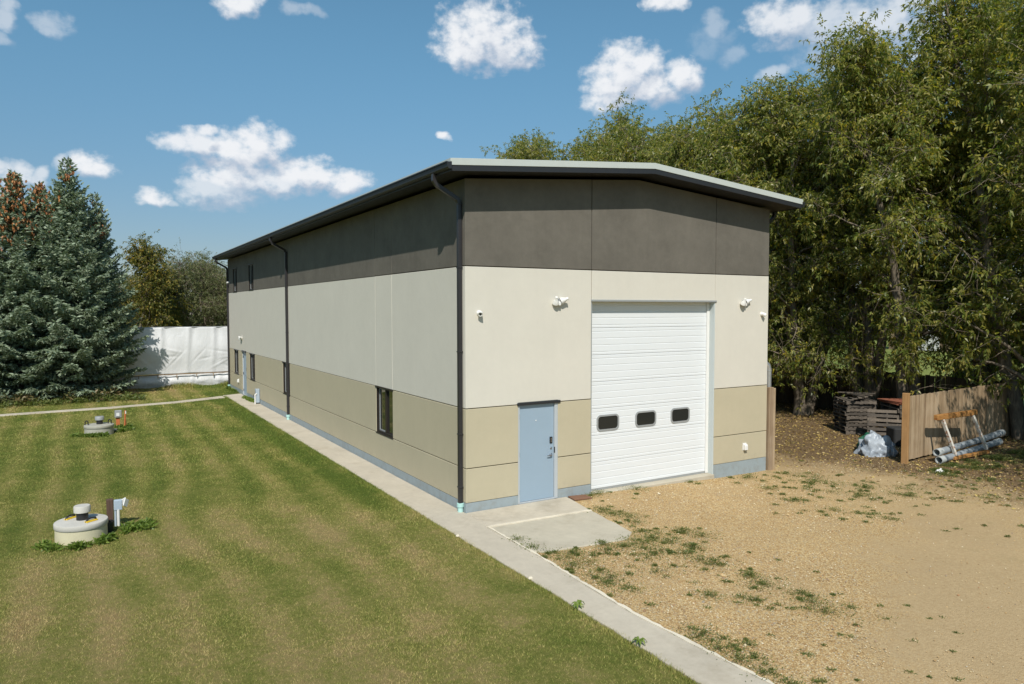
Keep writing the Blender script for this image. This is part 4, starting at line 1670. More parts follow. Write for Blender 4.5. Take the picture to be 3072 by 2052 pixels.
for k in range(5):
    q.box(-.7, .6, -.06, .06, 0, .03, M=Matrix.Translation((16.7 + .1 * k, 2.3 + .12 * k, 1.04 + .03 * k)) @ Matrix.Rotation(.3 + .35 * k, 4, 'Z') @ Matrix.Rotation(.05, 4, 'Y'))
tag(q.build('loose_boards', 'pallet'), 'loose grey boards lying crossed on top of the left pallet stack', 'boards')

# worn tyre-like black bin by the fence post
q = MB()
q.prism(rounded(-.36, .36, -.28, .28, .09), -.17, .40, 'z')
o = q.build('black_crate', 'rubber', bevel=.03, loc=(15.75, .25, 0))
o.rotation_euler = (0, 0, -.5)
tag(o, 'dark box in the shade between the leaning pallet and fence post', 'box')


# crumpled white sheeting and green tarpaulin
def crumple(name, c, R, mat, label, cat, seed, loc, parts=None):
    bm = bmesh.new()
    bmesh.ops.create_icosphere(bm, subdivisions=5, radius=1)
    rr = np.random.default_rng(seed)
    dirs = rr.normal(size=(34, 3)); dirs /= np.linalg.norm(dirs, axis=1)[:, None]
    ph = rr.uniform(0, 6, 34)
    for v in bm.verts:
        p = np.array(v.co)
        n = 0
        for k in range(34):
            f = 3 + (k % 6) * 1.6
            n += (1 - abs(math.sin(f * p.dot(dirs[k]) + ph[k]))) * (1.35 / f)
        s = .72 + .20 * (n - 2.3)
        s += .10 * math.sin(2.3 * p[0] + ph[0])
        v.co = Vector((p[0] * R[0] * s, p[1] * R[1] * s, max(-.22, p[2]) * R[2] * s))
    for f in bm.faces:
        f.smooth = True
    me = bpy.data.meshes.new(name)
    bm.to_mesh(me); bm.free()
    me.materials.append(MT[mat])
    o = bpy.data.objects.new(name, me)
    C.objects.link(o)
    o.location = loc
    return tag(o, label, cat)


o = crumple('sheeting_heap', None, (.62, .42, .60), 'bag', 'crumpled pale grey sheeting heaped beside the fence end post', 'tarpaulin', 3, (13.62, -.34, -.08))
o.rotation_euler = (0, 0, -.5)
o = crumple('green_tarp', None, (.45, .35, .52), 'green_tarp', 'dark green tarpaulin tucked behind the pale sheeting heap', 'tarpaulin', 8, (13.95, .22, -.08))
q = MB()
q.tube([(13.45, -.98, .16), (13.42, -1.32, -.14)], .05, 4, flat=.5)
tag(q.build('short_board', 'cedar'), 'short split board leaning against the foot of the fence post', 'board')
o = crumple('paper_scrap', None, (.13, .10, .10), 'white', 'crumpled white paper scrap lying in front of the pipes', 'litter', 12, (12.81, -2.58, -.15))


# ------------------------------------------------------------------ vegetation generators
def tris_tube(store, pts, rs, sides=5):
    """append a tapered tube as quads to store (lists of verts and faces)"""
    V, F = store
    b = len(V)
    prev = None
    n = len(pts)
    for i in range(n):
        p = pts[i]
        d = pts[min(i + 1, n - 1)] - pts[max(i - 1, 0)]
        d = d / (np.linalg.norm(d) + 1e-9)
        if prev is None:
            a = np.array([0, 0, 1.]) if abs(d[2]) < .9 else np.array([1., 0, 0])
            s = np.cross(d, a)
        else:
            s = prev - d * prev.dot(d)
        s /= np.linalg.norm(s) + 1e-9
        prev = s
        u = np.cross(d, s)
        for j in range(sides):
            an = 2 * PI * j / sides
            V.append(p + (s * math.cos(an) + u * math.sin(an)) * rs[i])
    for i in range(n - 1):
        for j in range(sides):
            j2 = (j + 1) % sides
            F.append((b + i * sides + j, b + i * sides + j2, b + (i + 1) * sides + j2, b + (i + 1) * sides + j))


def leaf_quads(P, D, L, Wd, rng, droop=0.3):
    """kite-shaped folded leaves at P pointing along D"""
    n = len(P)
    D = D / (np.linalg.norm(D, axis=1)[:, None] + 1e-9)
    R = rng.normal(size=(n, 3))
    Sd = np.cross(D, R); Sd /= np.linalg.norm(Sd, axis=1)[:, None] + 1e-9
    N = np.cross(D, Sd)
    L = L[:, None]; Wd = Wd[:, None]
    a = P
    b = P + D * L * .42 + Sd * Wd * .5 + N * Wd * .12
    c = P + D * L + np.array([0, 0, -1.]) * L * droop
    d = P + D * L * .42 - Sd * Wd * .5 + N * Wd * .12
    V = np.stack([a, b, c, d], 1).reshape(-1, 3)
    F = np.arange(4 * n).reshape(n, 4)
    return V, F


def bend_path(p, d, L, n, rng, up=0.0, wob=.12):
    pts = [p]
    d = d / np.linalg.norm(d)
    st = L / n
    for i in range(n):
        d = d + rng.normal(size=3) * wob + np.array([0, 0, up])
        d = d / np.linalg.norm(d)
        pts.append(pts[-1] + d * st)
    return pts


def broadleaf(seed, H, R, nleaf, base=2.2, stems=3, leafL=.11, leafW=.034, clump=.42, mat_leaf='willow', lean=.16, dens_low=1.0, twigs=True, tiers=None):
    rng = np.random.default_rng(seed)
    tr = ([], [])
    tw = ([], [])
    clumps = []
    wts = []
    for s in range(stems):
        az = 2 * PI * (s + rng.uniform(-.25, .25)) / stems
        ln = rng.uniform(.5, 1.2) * lean if stems > 1 else .03
        d = np.array([math.cos(az) * ln, math.sin(az) * ln, 1.0])
        p = np.array([math.cos(az) * .16, math.sin(az) * .16, -.15]) if stems > 1 else np.array([0, 0, -.15])
        hs_ = H * rng.uniform(.84, .96)
        n = 14
        pts = bend_path(p, d, hs_, n, rng, .01, .055)
        r0 = (.20 if stems > 1 else .24) * H / 13
        rs = [r0 * (1 - .88 * (i / n) ** .9) * (1.35 if i == 0 else 1) for i in range(n + 1)]
        tris_tube(tr, pts, rs, 8)
        k = 0
        z = base * rng.uniform(.8, 1.1)
        while z < hs_ * .98:
            t = z / hs_
            i = min(n - 1, int(t * n)); fr = t * n - i
            q = pts[i] * (1 - fr) + pts[min(n, i + 1)] * fr
            a2 = rng.uniform(0, 2 * PI)
            # reach of the crown at this height
            prof = math.sin(PI * min(1, max(0, (t * .86 + .17)))) ** .6
            reach = R * prof * rng.uniform(.55, 1.05) * (.75 if stems > 1 else 1)
            el = rng.uniform(.15, .75) + .5 * t
            dv = np.array([math.cos(a2) * math.cos(el), math.sin(a2) * math.cos(el), math.sin(el)])
            m = 6
            lp = bend_path(q, dv, max(.6, reach), m, rng, -.05 * (1 - t) - .01, .14)
            rl = max(.016, rs[i] * .42)
            tris_tube(tr, lp, [rl * (1 - .85 * j / m) for j in range(m + 1)], 5)
            for j in range(2, m + 1):
                for _ in range(2):
                    d3 = rng.normal(size=3) + np.array([math.cos(a2), math.sin(a2), .15]) * .6
                    sl = rng.uniform(.5, 1.15) * (R / 4) ** .4
                    sp = bend_path(lp[j], d3, sl, 4, rng, -.10, .2)
                    tris_tube(tw, sp, [.013, .010, .008, .006, .003], 3)
                    for w_ in (2, 4):
                        clumps.append(sp[w_]); wts.append(1.0 if w_ == 4 else .6)
            z += rng.uniform(.32, .62) * H / 13 * (1.0 if t > .3 else 1.0 / dens_low)
    CP = np.array(clumps); WT = np.array(wts) * rng.uniform(.35, 1.6, len(wts))
    WT *= np.clip(.35 + 1.1 * (CP[:, 2] / H), .4, 1.2)
    nsp = nleaf // 11
    pick = rng.choice(len(CP), nsp, p=WT / WT.sum())
    SPo = rng.normal(size=(nsp, 3)) * clump * .62 * np.array([1, 1, .8])
    SP = CP[pick] + SPo
    SD = SPo + rng.normal(size=(nsp, 3)) * .12 + np.array([0, 0, -.03])
    SD /= np.linalg.norm(SD, axis=1)[:, None]
    if twigs:
        for i in range(0, nsp, 3):
            a_ = CP[pick[i]]; b_ = SP[i]
            tris_tube(tw, [a_, (a_ + b_) / 2 + rng.normal(size=3) * .04, b_ + SD[i] * .1], [.008, .006, .003], 3)
    rep = np.repeat(np.arange(nsp), 11)
    along = np.tile(np.linspace(-.6, 1, 11), nsp)
    nleaf = len(rep)
    P = SP[rep] + SD[rep] * (along * leafL * 1.25)[:, None] + rng.normal(size=(nleaf, 3)) * .018
    D = SD[rep] * (.25 + .6 * np.clip(along, 0, 1))[:, None] + rng.normal(size=(nleaf, 3)) * .42 + np.array([0, 0, -.20])
    P[:, 2] = np.maximum(P[:, 2], .25)
    LL = leafL * rng.uniform(.65, 1.2, nleaf)
    V, F = leaf_quads(P, D, LL, LL * leafW / leafL * rng.uniform(.8, 1.2, nleaf), rng)
    leaves = np_obj('crown', V, F, mat_leaf, link=False)
    trunk = np_obj('trunk', np.array(tr[0]), np.array(tr[1]), 'bark', link=False, smooth=True)
    branch = np_obj('branches', np.array(tw[0]), np.array(tw[1]), 'twig', link=False)
    return trunk, branch, leaves


def place_tree(kind, meshes, loc, rz, sc, label, cat, group):
    r = empty(kind, loc, label, cat, group)
    r.rotation_euler = (0, 0, rz)
    r.scale = (sc[0], sc[0], sc[1])
    for nm, me in meshes:
        o = bpy.data.objects.new(nm, me)
        C.objects.link(o)
        o.parent = r
        if nm in ('cones', 'branches'):
            o['kind'] = 'stuff'
    return r


WIL = [broadleaf(21 + k, 14.6, 4.7, 66000, base=1.9 + .6 * (k % 2), stems=(3, 2, 3, 4)[k], leafL=.145, leafW=.054, clump=.50, dens_low=.75) for k in range(4)]
LOWW = broadleaf(41, 8.2, 3.7, 11000, base=3.2, stems=3, dens_low=1.3, leafL=.14, leafW=.05)


def wm(k):
    t_, b_, l_ = WIL[k]
    return [('trunk', t_), ('branches', b_), ('crown', l_)]


ROW = [(20.35, -1.45, 0, 1.15), (19.3, 2.0, 1, 1.04), (20.1, 4.3, 3, .99), (18.85, 6.3, 2, .99), (19.1, 8.9, 0, .98), (19.2, 12.2, 3, .98),
       (18.9, 15.4, 1, 1.0), (18.9, 18.8, 2, 1.08), (18.8, 22.4, 0, 1.08), (19.1, 26.3, 3, 1.08), (19.3, 30.4, 1, 1.0), (19.3, 35.0, 2, .98), (19.3, 40.5, 0, .98), (19.8, 47, 3, .9), (20.0, 55, 1, .85)]
ordn = ['right of the brown fence, trunk rising in front of its far end', 'just left of the right pallet stack top', 'behind the two pallet stacks', 'left of the left pallet stack, with a leaning trunk',
        'whose dark trunk stands near the warehouse corner', 'whose trunk is just hidden by the warehouse corner', 'over the right end of the roof',
        'over the right half of the roof edge', 'right above the roof ridge', 'just left of the roof ridge', 'over the middle of the left roof slope',
        'over the left roof slope, second to last', 'small with distance above the left roof slope', 'far along the row, mostly behind the roof', 'farthest of the row, almost hidden by the roof']
for i, (x, y, k, s) in enumerate(ROW):
    place_tree('willow_tree', wm(k), (x, y, -.2), random.uniform(0, 6.28), (s * random.uniform(.95, 1.08), s), 'tall willow ' + ordn[i], 'tree', 'willows in the long row beside the warehouse')
# second line beyond the back fence
for i, (x, y, k, s, lab) in enumerate([(25.5, -5, 2, .92, 'willow beyond the fence at the right edge of the view'), (26, 3.5, 3, .95, 'willow beyond the back fence, seen between the right hand trunks'),
                                       (25.5, 13, 0, .95, 'willow beyond the back fence behind the pallets'), (26, 25, 1, .98, 'willow beyond the back fence behind the warehouse roof'), (26, 40, 2, .98, 'far willow beyond the back fence'), (23.2, 1.2, 0, 1.2, 'tall willow close behind the back fence at the upper right of the view'), (22.8, 8.5, 1, .95, 'willow close behind the back fence, right of the roof corner'), (22.8, 16.5, 2, .98, 'willow close behind the back fence, above the right roof slope'), (22.8, 21.5, 3, 1.16, 'willow close behind the back fence, above the roof ridge'), (22.8, 28.5, 0, 1.2, 'willow close behind the back fence, left of the ridge'), (23.2, 34.0, 1, 1.16, 'willow close behind the back fence, above the middle of the left roof slope')]):
    place_tree('willow_tree', wm(k), (x, y, -.25), random.uniform(0, 6.28), (s, s), lab, 'tree', 'willows beyond the back fence')
for i, (x, y, k, s, lab) in enumerate([(18.6, -6.2, 1, 1.12, 'tall willow at the right edge whose branches hang over the fence')]):
    place_tree('willow_tree', wm(k), (x, y, -.2), 1.1 + i, (s, s), lab, 'tree', 'willows in the long row beside the warehouse')
t_, b_, l_ = LOWW
place_tree('willow_tree', [('trunk', t_), ('branches', b_), ('crown', l_)], (14.6, -7.3, -.18), 2.2, (.95, .95), 'low young willow nearest the camera, its shade falling on the fence', 'tree', 'willows in the long row beside the warehouse')


# ---- spruces
def spruce(seed, H, R, cones=0.0, dens=1.0):
    rng = np.random.default_rng(seed)
    tr = ([], [])
    n = 10
    tp = [np.array([.05 * math.sin(i * .9 + seed), .05 * math.cos(i * 1.3), -.2 + (H + .2) * i / n]) for i in range(n + 1)]
    tris_tube(tr, tp, [.17 * (1 - .96 * i / n) * H / 10 for i in range(n + 1)], 8)
    PP, DD, LL = [], [], []
    CP = []
    z = .25
    while z < H - .05:
        t = z / H
        nb = int(rng.integers(7, 10)) if t < .85 else 5
        reach = R * (1 - t) ** .82 * min(1.0, .56 + t * 1.9) + .10
        a0 = rng.uniform(0, 6.28)
        for b in range(nb):
            a = a0 + 2 * PI * b / nb + rng.uniform(-.25, .25)
            L = reach * rng.uniform(.72, 1.12)
            el = math.radians(-20 + 62 * t + rng.uniform(-7, 7))
            d = np.array([math.cos(a) * math.cos(el), math.sin(a) * math.cos(el), math.sin(el)])
            m = 6
            p0 = np.array([0, 0, z + rng.uniform(-.08, .08)])
            pts = [p0]
            dv = d.copy()
            for j in range(m):
                dv = dv + np.array([0, 0, .085 * (1.2 - t)]) + rng.normal(size=3) * .03
                dv /= np.linalg.norm(dv)
                pts.append(pts[-1] + dv * L / m)
            tris_tube(tr, pts, [.022 * (1 - .8 * j / m) * (.4 + L / 3) for j in range(m + 1)], 3)
            pts = np.array(pts)
            nt = max(3, int(L / .105 * dens))
            for k in range(nt):
                u_ = (k + rng.uniform(0, 1)) / nt
                if u_ * L < .12:
                    continue
                f = u_ * m; i = min(m - 1, int(f)); q = pts[i] * (1 - (f - i)) + pts[i + 1] * (f - i)
                ax = pts[i + 1] - pts[i]; ax = ax / np.linalg.norm(ax)
                side = np.cross(ax, [0, 0, 1.]); side /= np.linalg.norm(side) + 1e-9
                for sgn in (-1, 1):
                    tl = min(.75, (.16 + .42 * (1 - u_)) * (.45 + L * .33)) * rng.uniform(.7, 1.2)
                    td = ax * .75 + side * sgn * rng.uniform(.7, 1.1) + np.array([0, 0, rng.uniform(-.38, .06)])
                    td /= np.linalg.norm(td)
                    steps = max(1, int(tl / .12))
                    for s in range(steps):
                        PP.append(q + td * tl * s / steps); DD.append(td + rng.normal(size=3) * .22 + np.array([0, 0, -.08 * s])); LL.append(tl / steps * 1.5)
                # hanging twiglets under the branch
                if rng.random() < .55:
                    PP.append(q); DD.append(np.array([0, 0, -1.]) + rng.normal(size=3) * .35); LL.append(rng.uniform(.10, .24))
            PP.append(pts[-1]); DD.append(dv); LL.append(.2)
            if cones > 0 and t > .58 and rng.random() < cones * min(1, (t - .5) * 3):
                for _ in range(int(rng.integers(8, 26))):
                    CP.append(pts[-1] * rng.uniform(.35, 1.0) + pts[0] * 0 + rng.normal(size=3) * .10 + np.array([0, 0, z * 0]))
                    CP[-1] = pts[int(rng.integers(1, m + 1))] + rng.normal(size=3) * .09 + np.array([0, 0, -.07])
        z += (.26 + .10 * (1 - t)) * rng.uniform(.8, 1.2)
    PP.append(np.array([0, 0, H - .3])); DD.append(np.array([0, 0, 1.])); LL.append(.5)
    PP = np.array(PP); DD = np.array(DD); LL = np.array(LL)
    Vs, Fs = [], []
    nb_ = 0
    for rep in range(3):                                   # three blades make one needle brush
        j = rng.normal(size=PP.shape) * .012
        V, F = leaf_quads(PP + j, DD + rng.normal(size=DD.shape) * .16, LL * rng.uniform(.8, 1.15, len(LL)), np.full(len(LL), .072), rng, droop=.05)
        Vs.append(V); Fs.append(F + nb_); nb_ += len(V)
    crown = np_obj('crown', np.concatenate(Vs), np.concatenate(Fs), 'spruce', link=False)
    trunk = np_obj('trunk', np.array(tr[0]), np.array(tr[1]), 'sprucebark', link=False, smooth=True)
    out = [('trunk', trunk), ('crown', crown)]
    if CP:
        CP = np.array(CP)
        P3 = np.repeat(CP, 3, 0)
        D3 = np.tile([0, 0, -1.], (len(P3), 1)) + rng.normal(size=P3.shape) * .25
        V, F = leaf_quads(P3, D3, np.full(len(P3), .17), np.full(len(P3), .08), rng, droop=0)
        out.append(('cones', np_obj('cones', V, F, 'cone', link=False)))
    return out


SP_A = spruce(3, 11.0, 3.45, cones=.12)
SP_B = spruce(5, 10.4, 3.3, cones=.95)
place_tree('spruce_tree', SP_A, (-7.15, 26.9, -.05), 0.4, (1.0, 1.02), 'tallest blue green spruce, standing at the left end of the white screen', 'tree', 'spruces at the left')
place_tree('spruce_tree', SP_B, (-9.25, 27.0, -.05), 1.3, (1.0, 1.0), 'blue green spruce with the reddest, cone laden top, leftmost of the spruces', 'tree', 'spruces at the left')
place_tree('spruce_tree', SP_B, (-8.35, 28.6, -.05), 3.6, (.95, .985), 'spruce with brown cones between the leftmost and the tallest spruce', 'tree', 'spruces at the left')
place_tree('spruce_tree', SP_A, (-6.0, 28.4, -.05), 2.6, (.74, .90), 'narrow spruce right of the tallest, its shade falling on the white screen', 'tree', 'spruces at the left')
place_tree('spruce_tree', SP_A, (-11.8, 27.6, -.05), 5.1, (1.0, .84), 'spruce cut by the left edge of the picture', 'tree', 'spruces at the left')
place_tree('spruce_tree', SP_B, (-15.2, 28.2, -.05), 5.9, (1.0, .95), 'spruce outside the left edge of the picture', 'tree', 'spruces at the left')

# ---- trees behind the screen
ASH = [broadleaf(61, 8.6, 2.3, 26000, base=2.4, stems=1, leafL=.15, leafW=.06, clump=.45, mat_leaf='ash')]
BSH = [broadleaf(71 + k, 8.0, 3.6, 52000, base=.8, stems=4, leafL=.12, leafW=.036, clump=.5, mat_leaf='bush', lean=.35) for k in range(2)]


def tm(t3):
    return [('trunk', t3[0]), ('branches', t3[1]), ('crown', t3[2])]


place_tree('ash_tree', tm(ASH[0]), (-3.9, 40, -.05), 0.3, (1.0, 1.03), 'yellowing young ash rising just right of the spruces', 'tree', 'trees behind the white screen')
place_tree('ash_tree', tm(ASH[0]), (-2.3, 42, -.05), 2.3, (1.15, .82), 'lower yellow green ash between the young ash and the bushy willow', 'tree', 'trees behind the white screen')
for (x, y, k, s, sz, lab) in [(.9, 44, 0, 1.0, 1.13, 'bushy grey green willow with bare pale twigs behind the white screen'), (3.8, 46, 1, 1.0, 1.1, 'bushy willow beside the far corner of the warehouse'),
                              (-2.0, 47, 1, .9, .95, 'low bushy willow behind the yellowing ash'), (8, 50, 0, 1.1, 1.0, 'bushy willow hidden behind the warehouse'), (-6.5, 46, 0, 1.0, .95, 'bushy willow seen through the spruce branches'),
                              (-11.5, 48, 1, 1.1, 1.0, 'bushy willow behind the leftmost spruces'), (-17, 47, 0, 1.1, 1.0, 'bushy willow outside the left edge of the picture')]:
    place_tree('bushy_willow', tm(BSH[k]), (x, y, -.05), x * 1.7, (s, sz), lab, 'tree', 'trees behind the white screen')

# ---- far woodland ring
def woodland():
    rng = np.random.default_rng(5)
    P = []
    for a in np.arange(0, 2 * PI, .012):
        rad = 135 + 18 * math.sin(a * 5) + rng.uniform(-4, 4)
        h = 8.5 + 2.5 * math.sin(a * 23) + rng.uniform(-1.5, 1.5)
        n = 130
        u = rng.uniform(0, 1, n) ** .7
        an = a + rng.uniform(-.008, .008, n)
        rr_ = rad + rng.uniform(-3, 5, n)
        P.append(np.stack([np.cos(an) * rr_ + 5, np.sin(an) * rr_ + 10, u * h], -1))
    P = np.concatenate(P)
    D = rng.normal(size=P.shape)
    L = rng.uniform(.7, 1.5, len(P))
    V, F = leaf_quads(P, D, L, L * .7, rng, droop=.1)
    o = np_obj('woodland', V, F, 'farwood')
    tag(o, 'distant belt of trees beyond the fields', 'woodland', kind='stuff')


woodland()

# a far farm shed glimpsed between the right hand trunks
r = empty('far_shed', (78, 30, -.2), 'low grey roofed shed far off, glimpsed between the right hand trunks', 'shed')
q = MB(); q.box(70, 86, 26, 34, -.3, 3.0); q.build('wall', 'oldpost', r)
q = MB(); q.prism([(25.4, 3.0), (30, 5.2), (34.6, 3.0), (34.6, 2.85), (30, 5.0), (25.4, 2.85)], 69.4, 86.6, 'x'); q.build('roof', 'grey', r)
q = MB(); q.box(69.94, 70.0, 28.5, 31.5, -.2, 2.5); q.build('door', 'white', r)


# ------------------------------------------------------------------ grass, weeds, stones, litter
CAM = np.array([-6.66, -13.04])
FW = np.array([.5117, .8592]); RW = np.array([.8592, -.5117])


def in_view(x, y, margin=1.5, dmin=4.0):
    rx = (x - CAM[0]) * RW[0] + (y - CAM[1]) * RW[1]
    rf = (x - CAM[0]) * FW[0] + (y - CAM[1]) * FW[1]
    return (rf > dmin) & (np.abs(rx) < rf * .725 + margin)


def fast_noise(x, y, s, seed=0):
    a = seed * 1.7
    return (np.sin(x * s + 1.3 * np.sin(y * s * .7 + a)) * np.sin(y * s * 1.1 + 1.7 * np.sin(x * s * .6 + a)) + .5 * np.sin(x * s * 2.3 + y * s * 1.9 + a)) / 1.5


def blades(name, x, y, z, h, w, mat, label, cat, rng, lean=.5):
    n = len(x)
    a = rng.uniform(0, 2 * PI, n)
    l_ = rng.normal(size=(n, 2)) * lean * h[:, None]
    dx, dy = np.cos(a) * w / 2, np.sin(a) * w / 2
    A = np.stack([x - dx, y - dy, z - .005], -1)
    Bq = np.stack([x + dx, y + dy, z - .005], -1)
    Cq = np.stack([x + l_[:, 0], y + l_[:, 1], z + h], -1)
    V = np.stack([A, Bq, Cq], 1).reshape(-1, 3)
    F = np.arange(3 * n).reshape(n, 3)
    o = np_obj(name, V, F, mat)
    return tag(o, label, cat, kind='stuff')


rng = np.random.default_rng(77)
# lawn blades: thick and fine near the camera, thinning and widening with distance
xs_, ys_, hh_, ww_ = [], [], [], []
for (d0, d1, dens, h, w) in ((5, 12, 3000, .022, .007), (12, 19, 1500, .026, .009), (19, 28, 600, .038, .014), (28, 40, 260, .042, .022), (40, 48, 150, .05, .03)):
    n = int(dens * 34 * (d1 - d0) * 1.0)
    f = rng.uniform(d0, d1, n)
    s = rng.uniform(-1, 1, n) * (f * .725 + 1.5)
    keepp = rng.uniform(0, 1, n) < (f * .725 + 1.5) / (d1 * .725 + 1.5)
    n2 = int(dens * (d1 - d0) * 2 * (d1 * .725 + 1.5))
    f = rng.uniform(d0, d1, n2); s = rng.uniform(-1, 1, n2) * (d1 * .725 + 1.5)
    ok = np.abs(s) < f * .725 + 1.5
    f, s = f[ok], s[ok]
    x = CAM[0] + f * FW[0] + s * RW[0]
    y = CAM[1] + f * FW[1] + s * RW[1]
    sidex = -.80 + .012 * np.sin(y * 3) + .02 * rng.normal(size=len(x))
    ok = (x < sidex) | ((y > 24.4) & (x < 2) & (y < 31))
    # keep off the path and the cisterns
    pc = 21.9 + (x + 9.6) * .03 + np.where(x > -5.8, (x + 5.8) * .30, 0)
    ok &= ~(np.abs(y - pc) < .27)
    ok &= ((x + 6.79) ** 2 + (y - 2.31) ** 2 > .46 ** 2) & ((x + 6.30) ** 2 + (y - 14.95) ** 2 > .48 ** 2)
    ok &= y < 31
    x, y = x[ok], y[ok]
    xs_.append(x); ys_.append(y)
    hh_.append(h * rng.uniform(.5, 1.3, len(x))); ww_.append(w * rng.uniform(.7, 1.3, len(x)))
x = np.concatenate(xs_); y = np.concatenate(ys_); h = np.concatenate(hh_); w = np.concatenate(ww_)
blades('grass', x, y, np.full(len(x), -.03), h, w, 'blade', 'short mown lawn grass left of the sidewalk', 'grass', rng, .7)

# taller fringe along the sidewalk edge, the footpath and at the foot of the screen
n = 26000
y = rng.uniform(-9, 24, n); x = -.83 - np.abs(rng.normal(size=n)) * .06 + .03 * np.clip(rng.normal(size=n) + .6 * np.sin(y * 2.7) + .5 * np.sin(y * 7.1), 0, 2)
h = .042 * rng.uniform(.3, 1.6, n)
y2 = np.full(9000, YT - .15) - np.abs(rng.normal(size=9000)) * .35; x2 = rng.uniform(-9, 1.5, 9000)
h2 = rng.uniform(.08, .42, 9000) * (.6 + .4 * np.sin(x2 * 2.1)) * np.clip((x2 + 7) / 6, .35, 1)
x = np.concatenate([x, x2]); y = np.concatenate([y, y2]); h = np.concatenate([h, h2])
w = np.concatenate([np.full(n, .008), np.full(9000, .028)])
blades('grass_fringe', x, y, np.full(len(x), -.03), h, w, 'blade', 'longer grass fringe along the sidewalk and the foot of the screen', 'grass', rng, .45)


def weed_patch(centres, name, mat, label, seed, zf, leaf=.05, n_per=60, hgt=.06):
    rng = np.random.default_rng(seed)
    P, D, L = [], [], []
    for (cx, cy, r, k) in centres:
        n = int(n_per * k)
        a = rng.uniform(0, 2 * PI, n); rr_ = np.abs(rng.normal(size=n)) * r * .55
        x = cx + np.cos(a) * rr_; y = cy + np.sin(a) * rr_
        z = zf(x, y) + rng.uniform(0, 1, n) * hgt * np.exp(-(rr_ / r) ** 2) * min(1.6, k)
        P.append(np.stack([x, y, z], -1))
        D.append(np.stack([np.cos(a) * .8, np.sin(a) * .8, rng.uniform(.1, 1.1, n)], -1) + rng.normal(size=(n, 3)) * .4)
        L.append(leaf * rng.uniform(.5, 1.3, n))
    P = np.concatenate(P); D = np.concatenate(D); L = np.concatenate(L)
    V, F = leaf_quads(P, D, L, L * .34, rng, droop=.15)
    V[:, 2] = np.maximum(V[:, 2], -.3)
    o = np_obj(name, V, F, mat)
    return tag(o, label, 'weeds', kind='stuff')


wd = [(2.59, -1.16), (2.6, -1.64), (2.6, -2.26), (0.12, -2.87), (0.12, -3.55), (0.12, -4.02), (0.12, -4.46), (1.22, -2.95), (1.79, -3.05), (2.21, -3.15), (1.85, -3.78), (2.1, -4.06),
      (2.13, -4.46), (2.2, -4.69), (1.43, -3.92), (2.27, -5.36), (2.16, -5.72), (2.36, -6.24), (2.09, -6.85), (1.14, -5.61), (1.14, -4.46), (3.0, -3.13), (3.08, -3.52), (2.22, -6.53), (1.55, -6.04),
      (0.1, -6.47), (0.0, -6.85), (0.0, -7.19), (0.0, -7.57), (0.02, -7.9), (.3, -3.2), (.5, -3.1), (.45, -3.6), (2.5, -1.35), (2.75, -1.9), (2.3, -2.75), (2.45, -3.0), (1.9, -3.3), (1.5, -3.25), (1.1, -3.3), (1.7, -3.5),
      (2.3, -3.5), (2.5, -3.9), (.02, -2.0), (.03, -2.5), (.35, -4.3), (.3, -4.9), (3.1, -.12), (3.35, -.1), (4.4, -.15), (6.2, -.12)]
rw = random.Random(9)
cen = []
for (x, y) in wd:
    cen.append((x, y, rw.uniform(.18, .50), rw.uniform(.9, 2.0)))
    for _ in range(3):
        cen.append((x + rw.gauss(0, .34), y + rw.gauss(0, .34), rw.uniform(.04, .14), rw.uniform(.15, .6)))
for _ in range(60):
    x = rw.uniform(.1, 3.4); y = rw.uniform(-9, -1.2)
    if (x < 2.3 and y > -2.9):
        continue
    cen.append((x, y, rw.uniform(.02, .07), rw.uniform(.08, .3)))
cen = [c for c in cen if c[0] > -.12 and not (c[0] < 2.15 and c[1] > -2.75 and c[0] > .1)]
weed_patch(cen, 'gravel_weeds', 'weed', 'patches of low weeds creeping over the gravel beside the concrete apron', 3, lambda x, y: gz(x, y), n_per=260, leaf=.032, hgt=.05)
cen = []
for (x, y) in [(9.15, -.86), (8.92, -1.57), (8.51, -2.36), (8.9, -3.07), (9.59, -3.25), (9.74, -3.58), (7.46, -4.01), (7.08, -3.49), (7.07, -2.54), (11.08, -4.61), (7.91, -.41), (7.41, -1.45), (7.51, -4.41), (11.6, -3.71),
               (12.99, -3.74), (12.53, -2.89), (9.4, -1.3), (9.2, -2.0), (9.6, -2.6), (10.3, -3.2), (8.6, -1.2), (8.2, -1.9)]:
    cen.append((x, y, rw.uniform(.2, .55), rw.uniform(.6, 1.6)))
    for _ in range(5):
        cen.append((x + rw.gauss(0, .5), y + rw.gauss(0, .5), rw.uniform(.05, .13), rw.uniform(.2, .6)))
for _ in range(60):
    x = rw.uniform(6, 17); y = rw.uniform(-6.5, -.2)
    if y > -1.9 and x > 12.5:
        continue
    cen.append((x, y, rw.uniform(.03, .12), rw.uniform(.1, .5)))
for k in range(70):
    x = rw.uniform(12.6, 19); cen.append((x, -2.2 - abs(rw.gauss(0, .45)), rw.uniform(.12, .28), rw.uniform(.8, 1.8)))
weed_patch(cen, 'yard_weeds', 'weed', 'sparse weeds over the yard between the warehouse corner and the fence', 4, lambda x, y: gz(x, y), n_per=190, leaf=.04, hgt=.06)
cen = []
for _ in range(20):
    a = rw.choice([-2.6, -2.1, -1.75, -1.5, -.9, -.2]) + rw.gauss(0, .16); R_ = .60 + abs(rw.gauss(0, .05))
    cen.append((-6.79 + R_ * math.cos(a), 2.31 + R_ * math.sin(a), rw.uniform(.05, .13), rw.uniform(.3, 1.1)))
for _ in range(17):
    cen.append((-6.0 + rw.gauss(0, .2), 2.45 + rw.gauss(0, .16), rw.uniform(.06, .16), rw.uniform(.4, 1.2)))
